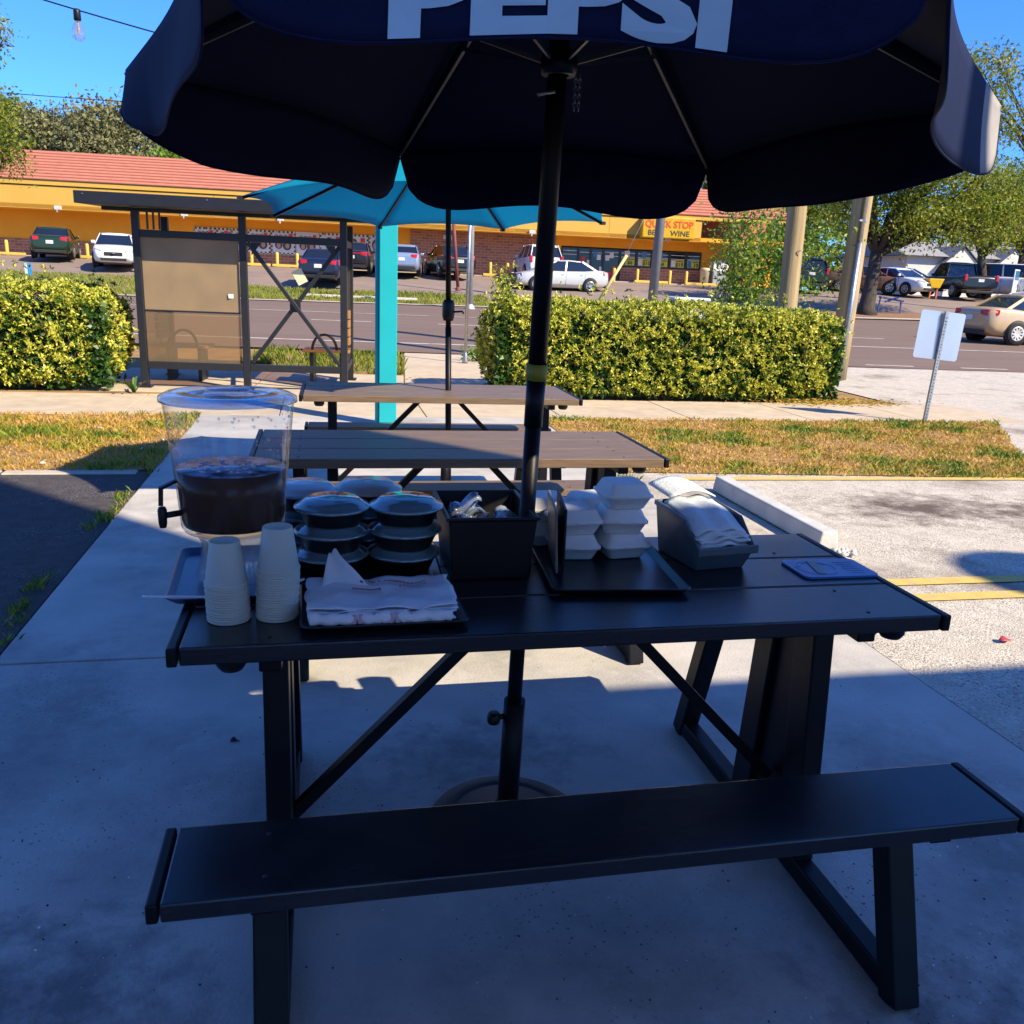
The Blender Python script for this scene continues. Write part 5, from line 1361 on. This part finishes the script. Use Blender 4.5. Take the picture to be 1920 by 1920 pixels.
def make_car(name, label, cat, style, pm, group, loc, rz, rim=None, roofm=None, plate_rear=True, extra=None, lights=True):
    s = STY[style]; h = s['L']/2; W = s['W']
    t = thing(name, label, cat, (0,0,0), group)
    rings = []
    for (x, zl, zt, wk) in s['body']:
        w_ = W*wk; zm = zl+(zt-zl)*.55
        half = [(w_*.70,zl),(w_*.94,zl+.05),(w_*.995,zl+(zt-zl)*.30),(w_,zm),(w_*.975,zt-.10),(w_*.93,zt-.03),(w_*.80,zt),(w_*.35,zt+.015)]
        rings.append([(x*h,y,z) for y, z in half]+[(x*h,-y,z) for y, z in half[::-1]])
    MB().loft(rings).build('body', pm, t)
    # cabin: glass hull with roof and pillars on it
    b0, t0, t1, b1, zb, zt = s['cab']; zb -= .03
    wb_, wt_ = W*.885, W*.70
    def cp_(x, z): k = (z-zb)/(zt-zb); return wb_+(wt_-wb_)*k
    B = [(b0*h,zb),(t0*h,zt-.02),(t1*h,zt-.02),(b1*h,zb)]
    vs = [(x,sg*cp_(x,z)*(1 if i in (1,2) else .98),z) for sg in (1,-1) for i, (x, z) in enumerate(B)]
    MB().add(vs, [(0,1,2,3),(7,6,5,4),(0,4,5,1),(1,5,6,2),(2,6,7,3),(3,7,4,0)]).build('window_glass', M_glass, t, bevel=.03)
    rf = []
    for x, dz, k in ((t0*h-.10,-.055,.94),(t0*h+.05,.0,.99),((t0+t1)/2*h,.03,1.0),(t1*h-.05,.0,.99),(t1*h+.10,-.06,.94)):
        w_ = wt_*k+.015
        rf.append([(x,w_,zt+dz-.045),(x,w_*.94,zt+dz-.005),(x,w_*.5,zt+dz+.02),(x,-w_*.5,zt+dz+.02),(x,-w_*.94,zt+dz-.005),(x,-w_,zt+dz-.045)])
    MB().loft(rf).build('roof', roofm or pm, t)
    for sg in (1,-1):
        b = MB()
        P0, P1, P2, P3 = [Vector((x, sg*(cp_(x,z)+.004), z)) for x, z in B]
        b.bar(P0,P1,.09 if style in ('sedan','hatch') else .16,.03,(0,sg,.3)); b.bar(P3,P2,.055,.03,(0,sg,.3))
        mid0 = Vector((-.05*h,sg*(cp_(0,zb)+.006),zb)); mid1 = Vector((-.09*h,sg*(cp_(0,zt)+.0),zt-.03)); b.bar(mid0,mid1,.07,.02,(0,sg,.3))
        if style in ('suv','van'):
            b.bar(Vector((-.55*h,sg*(cp_(0,zb)+.006),zb)),Vector((-.57*h,sg*cp_(0,zt),zt-.03)),.08,.02,(0,sg,.3))
        b.build('pillar', pm, t)
        m_ = MB().box((b1*h-.32,sg*(wb_+.10),zb+.10),(.10,.18,.13)).build('mirror', pm, t, bevel=.03)
        d = MB()
        for xx in (.36*h,-.05*h,-.46*h): d.bar((xx,sg*(W*1.002),.34),(xx-.01,sg*(W*.985),zb-.06),.012,.012)
        d.bar((.36*h,sg*W*1.002,.34),(-.46*h,sg*W*1.002,.34),.012,.012)
        d.build('door_seam', M_trim, t)
        hd = MB()
        for xx in (.02*h,-.39*h): hd.box((xx,sg*(W*.985+.012),zb-.16),(.16,.02,.03))
        hd.build('door_handle', pm, t)
        for q in (1,-1):
            xw = q*s['wb']*h; r_ = .325 if style in ('sedan','hatch') else .37
            M90 = Matrix.Rotation(R(90),4,'X')
            a = MB(); a.lathe([(0,-.02),(r_+.055,-.02),(r_+.055,.02),(0,.02)],28); a.v = [tuple(Matrix.Translation((xw,sg*(W-.012),r_+.01)) @ M90 @ Vector(p)) for p in a.v]; a.build('wheel_arch', M_trim, t)
            a = MB(); a.lathe([(r_*.62,-.10),(r_*.95,-.11),(r_,-.08),(r_,.08),(r_*.95,.11),(r_*.62,.10)],28); a.v = [tuple(Matrix.Translation((xw,sg*(W-.075),r_)) @ M90 @ Vector(p)) for p in a.v]; wh = a.build('wheel', M_tyre, t)
            a = MB(); a.lathe([(0,.02),(.03,.03),(r_*.12,.012)],20); a.lathe([(r_*.54,.03),(r_*.66,.045),(r_*.66,-.02)],28)
            ns = 10 if rim is M_hub else 7
            for k in range(ns):
                an = 2*PI*k/ns; a.bar((r_*.08*math.cos(an),r_*.08*math.sin(an),.02),(r_*.6*math.cos(an),r_*.6*math.sin(an),.034),.05 if ns == 10 else .045,.02)
            a.v = [tuple(Matrix.Translation((xw,sg*(W+.005),r_)) @ Matrix.Rotation(R(-90*sg),4,'X') @ Vector(p)) for p in a.v]; a.build('rim', rim or M_rim, wh)
            a = MB(); a.lathe([(0,0),(r_*.62,0)],24); a.v = [tuple(Matrix.Translation((xw,sg*(W-.01),r_)) @ M90 @ Vector(p)) for p in a.v]; a.build('brake_disc', M_trim if rim is not M_hub else mat('hub_shadow', (.18,.17,.16), None, .5), wh)  # behind a wheel cover the disc is painted shadow grey
    zb0 = s['body'][2][2]; zf0 = s['body'][-2][2]
    tall = style in ('suv','van','pickup')
    for sg in (1,-1):
        if tall: MB().box((-h+.02,sg*W*.86,zb0-.12),(.10,.16,.34)).build('tail_light', M_red, t, bevel=.03)
        else:
            k = MB(); k.loft([[(-h+.0,sg*W*.50,zb0-.20),(-h+.0,sg*W*.50,zb0-.08),(-h+.0,sg*W*.52,zb0-.06)],[(-h-.005,sg*W*.80,zb0-.24),(-h+.02,sg*W*.80,zb0-.07),(-h+.03,sg*W*.82,zb0-.05)],[(-h+.30,sg*W*.985,zb0-.22),(-h+.34,sg*W*.965,zb0-.09),(-h+.36,sg*W*.94,zb0-.06)]], True, False)
            k.build('tail_light', M_red, t, bevel=.01)
        MB().bar((h-.30,sg*W*.92,zf0+.00),(h-.03,sg*W*.55,zf0-.08),.05,.15).build('headlight', M_lens, t, bevel=.02)
    MB().box((h+.0,0,zf0-.17),(.05,W*.85,.16)).build('grille', M_trim, t, bevel=.02)
    MB().box((h-.01,0,.36),(.07,W*1.2,.12)).build('lower_grille', M_trim, t, bevel=.02)
    MB().box((-h+.02,0,.33),(.10,W*1.5,.14)).build('rear_valance', M_trim, t, bevel=.02)
    if plate_rear: MB().box((-h-.012,0,zb0-.30 if not tall else zb0-.25),(.012,.31,.15)).build('number_plate', M_plate, t)
    if extra: extra(t, h, W)
    return place(t, loc, rz)
def at(u, v, dz=0): return tuple(S(u,v)+Vector((0,0,dz)))
def on(u, v): # height averaged under the wheels
    return tuple(S(u,v,.5*(tz(v-1.3)+tz(v+1.3))))
G1, G2, G3 = 'cars parked before the store', 'cars in the right-hand lot', 'cars on the road'
P_green, P_white, P_navy = paint('green', (.012,.035,.014)), paint('white', (.72,.72,.70), 0), paint('dark_blue', (.012,.016,.045))
P_char, P_silb, P_black = paint('charcoal', (.016,.014,.014)), paint('silver_blue', (.34,.44,.60), .5), paint('black', (.010,.010,.011))
P_silv, P_gold, P_brown = paint('silver', (.56,.56,.56), .3), paint('champagne', (.52,.37,.20), .08), paint('brown', (.16,.08,.04))
make_car('sedan','dark green sedan seen from behind, parked at far left before the store','car','sedan',P_green,G1,on(-17.3,45.4),HN+R(13))
make_car('sedan','white hatch-backed sedan facing the camera left of the bus shelter','car','hatch',P_white,G1,on(-13.5,42.1),HN+PI+R(13),extra=lambda t,h,W: MB().lathe([(0,0),(.09,0),(.10,.015),(0,.02)],16,(h+.03,0,.60)).build('badge', M_rim, t))
make_car('sedan','dark blue sedan seen from behind through the shelter cross brace','car','sedan',P_navy,G1,on(-3.75,38.9),HN+R(-3))
def lightbar(t, h, W): MB().box((-h-.0,0,.92),(.03,W*1.6,.045)).build('red_light_strip', M_red, t, bevel=.01)
make_car('sedan','black sedan with red strip of rear lights left of the turquoise column','car','sedan',P_char,G1,on(-2.75,44.8),HN+R(-2),extra=lightbar)
make_car('sedan','silver-blue sedan seen from behind just right of the turquoise column','car','sedan',P_silb,G1,on(-.30,44.8),HN+R(-3))
make_car('sedan','black hatchback seen from behind at the turquoise umbrella pole','car','hatch',P_black,G1,on(2.0,45.1),HN+R(12))
make_car('suv','pale off-roader mostly hidden behind the silver sedan','car','suv',P_white,G1,on(6.6,45.2),HN+R(4))
make_car('sedan','silver white sedan side-on crossing the far lot, dark nose at left','car','sedan',P_silv,G3,tuple(S(7.1,41.3,.95)),HE+PI+R(8),extra=lambda t,h,W: MB().box((h-.02,0,.60),(.12,W*1.72,.36)).build('dark_nose', P_navy, t, bevel=.05))
make_car('sedan','champagne gold sedan driving off at the right edge of the road','car','sedan',P_gold,G3,tuple(S(19.0,23.4,tz(23.4))),HE+R(3),rim=M_hub)
make_car('suv','black off-roader with red tail lights between the two wooden poles','car','suv',P_black,G2,on(21.9,46.4),HN+R(-14))
make_car('sedan','brown sedan parked behind the right-hand wooden pole','car','sedan',P_brown,G2,on(26.0,47.2),HN+PI+R(60))
make_car('sedan','small white coupe facing the camera just right of the oak trunk','car','sedan',P_white,G2,on(27.6,46.6),HN+PI+R(20))
make_car('sedan','white car behind the white coupe right of the oak trunk','car','hatch',paint('offwhite', (.62,.62,.60), 0),G2,on(29.6,49.5),HN+PI+R(25))
make_car('pickup','black pickup truck parked tail-on beside the white van','pickup','pickup',P_black,G2,on(31.2,46.5),HN+R(-8))
def opendoor(t, h, W):
    MB().box((.30*h,-W-.42,1.0),(.06,.85,1.3)).build('open_door', P_white, t, bevel=.04)
    MB().box((.30*h+.035,-W-.42,1.32),(.02,.68,.5)).build('door_glass', mat('blue_glass', (.05,.16,.32), None, .1), t)
make_car('van','white van with an open side door and pale green sunshade in the lot','van','van',P_white,G2,on(34.2,46.2),HN+PI+R(38),extra=opendoor)
make_car('sedan','white sedan with dark roof glass parked in front of the van','car','sedan',P_white,G2,on(33.3,40.8),HE+PI+R(-12))
# yellow cart and blue barrier
yc = thing('yard_cart','yellow tub on orange legs standing by the pickup in the lot','cart',at(28.6,44.6))
z = tz(44.6)
MB().loft([[(S(28.3,44.4,0).x,S(28.3,44.4,0).y,z+.55),(S(28.9,44.4,0).x,S(28.9,44.4,0).y,z+.55),(S(28.9,44.9,0).x,S(28.9,44.9,0).y,z+.55),(S(28.3,44.9,0).x,S(28.3,44.9,0).y,z+.55)],
           [tuple(S(28.15,44.3,z+1.05)),tuple(S(29.05,44.3,z+1.05)),tuple(S(29.05,45.0,z+1.05)),tuple(S(28.15,45.0,z+1.05))]],True,False).build('tub', mat('cart_yellow', (.70,.42,.01), None, .5), yc, bevel=.03)
M_or = mat('cart_orange', (.55,.12,.02), None, .5)
for du, dv in ((.1,.1),(.5,.1),(.3,.4)):
    MB().bar(tuple(S(28.3+du,44.4+dv,z)),tuple(S(28.35+du*.9,44.4+dv,z+.56)),.07,.07).build('leg', M_or, yc)
bb = thing('barrier','low blue folding barrier at the edge of the mulched island','barrier',tuple(S(21.4,36.2)))
z = tz(36.2)
M_bb = mat('barrier_blue', (.05,.08,.25), None, .5)
MB().bar(tuple(S(20.9,36.2,z)),tuple(S(20.95,36.2,z+.72)),.05,.05).build('leg', M_bb, bb); MB().bar(tuple(S(22.0,36.2,z)),tuple(S(21.95,36.2,z+.55)),.05,.05).build('leg', M_bb, bb)
MB().bar(tuple(S(20.9,36.2,z+.70)),tuple(S(22.05,36.2,z+.55)),.14,.07).build('rail', M_bb, bb)
MB().bar(tuple(S(21.2,36.2,z+.50)),tuple(S(21.8,36.2,z+.72)),.10,.07).build('brace', M_bb, bb)
# debris slab and card lying on the verge
o = MB().box((0,0,.04),(4.2,.55,.09)).build('timber_slab', mat('pale_slab', (.62,.56,.47), (.52,.47,.4), .8), bevel=.01); o.location = at(-1.9,33.2,.03); o.rotation_euler = (0,0,-TH-.02)
tag(o, 'long pale slab lying on the far verge behind the cross brace', 'slab')
o = MB().box((0,0,0),(.62,.02,.95)).build('notice_card', mat('card_cream', (.72,.66,.42), None, .7)); o.location = tuple(S(-1.60,9.46,1.28)); o.scale = (.20,1,.19); o.rotation_euler = (0,R(-28),-TH)
o.location = tuple(S(-1.64,9.47,1.395))
tag(o, 'cream paper card stuck crooked on the shelter glass among the cross braces', 'card')
# white gabled house and low building on the right
hs = thing('house','white gabled house beyond the right-hand parking lot','house',at(44,62))
M_hw = mat('house_white', (.62,.60,.55), (.56,.54,.5), .8, scale=1.5)
M_hr = mat('house_roof', (.30,.29,.28), None, .8, scale=3)
sbox(37,58,62,72,1.5,4.4).build('wall', M_hw, hs)
b = SB(); b.add([(36.5,61.5,4.4),(58.5,61.5,4.4),(58.5,72.5,4.4),(36.5,72.5,4.4),(37.5,67,5.7),(58,67,5.7)],[(0,1,5,4),(2,3,4,5),(3,0,4),(1,2,5)]); b.build('roof', M_hr, hs, fix=False)
for u in (41,45.2,50):
    b = SB(); b.add([(u-1.4,61.3,3.9),(u+1.4,61.3,3.9),(u,61.3,5.1),(u-1.4,66,3.9),(u+1.4,66,3.9),(u,66,5.1)],[(0,1,2),(0,2,5,3),(2,1,4,5)]); g_ = b.build('gable', M_hw, hs, fix=False)
    b = SB(); b.add([(u-1.55,61.15,3.85),(u,61.15,5.25),(u,66,5.25),(u-1.55,66,3.85),(u+1.55,61.15,3.85),(u+1.55,66,3.85)],[(0,1,2,3),(1,4,5,2)]); b.build('gable_roof', M_hr, hs, fix=False)
    sbox(u-.45,u+.45,61.2,61.28,2.5,3.6).build('window', M_glass, hs)
lw = thing('wall','low pale block wall at the right edge behind the white van','wall',at(46,56))
for k in range(8):
    b = SB(); b.box((37.5+2.2*k,56,2.1),(2.18,.2,1.2)); b.build('block_panel', M_hw, lw)
# grey backdrop of far woods, seen between trunks
d = []
for k in range(46):
    u = rng.uniform(12,95); v = rng.uniform(85,110); d.append((u,v,rng.uniform(3.5,6)))
P = []
for u, v, r_ in d:
    q = rng.normal(0,1,(260,3)); q /= np.linalg.norm(q,axis=1,keepdims=True); P.append(np.array(S(u,v,1.5+r_*.9))+q*r_*rng.uniform(.6,1.05,(260,1)))
P = np.vstack(P); tag(leafmesh('far_woods', P, rng.normal(0,1,P.shape), .9, rng.uniform(0,.7,len(P)), M_oak, None, .6), kind='stuff')
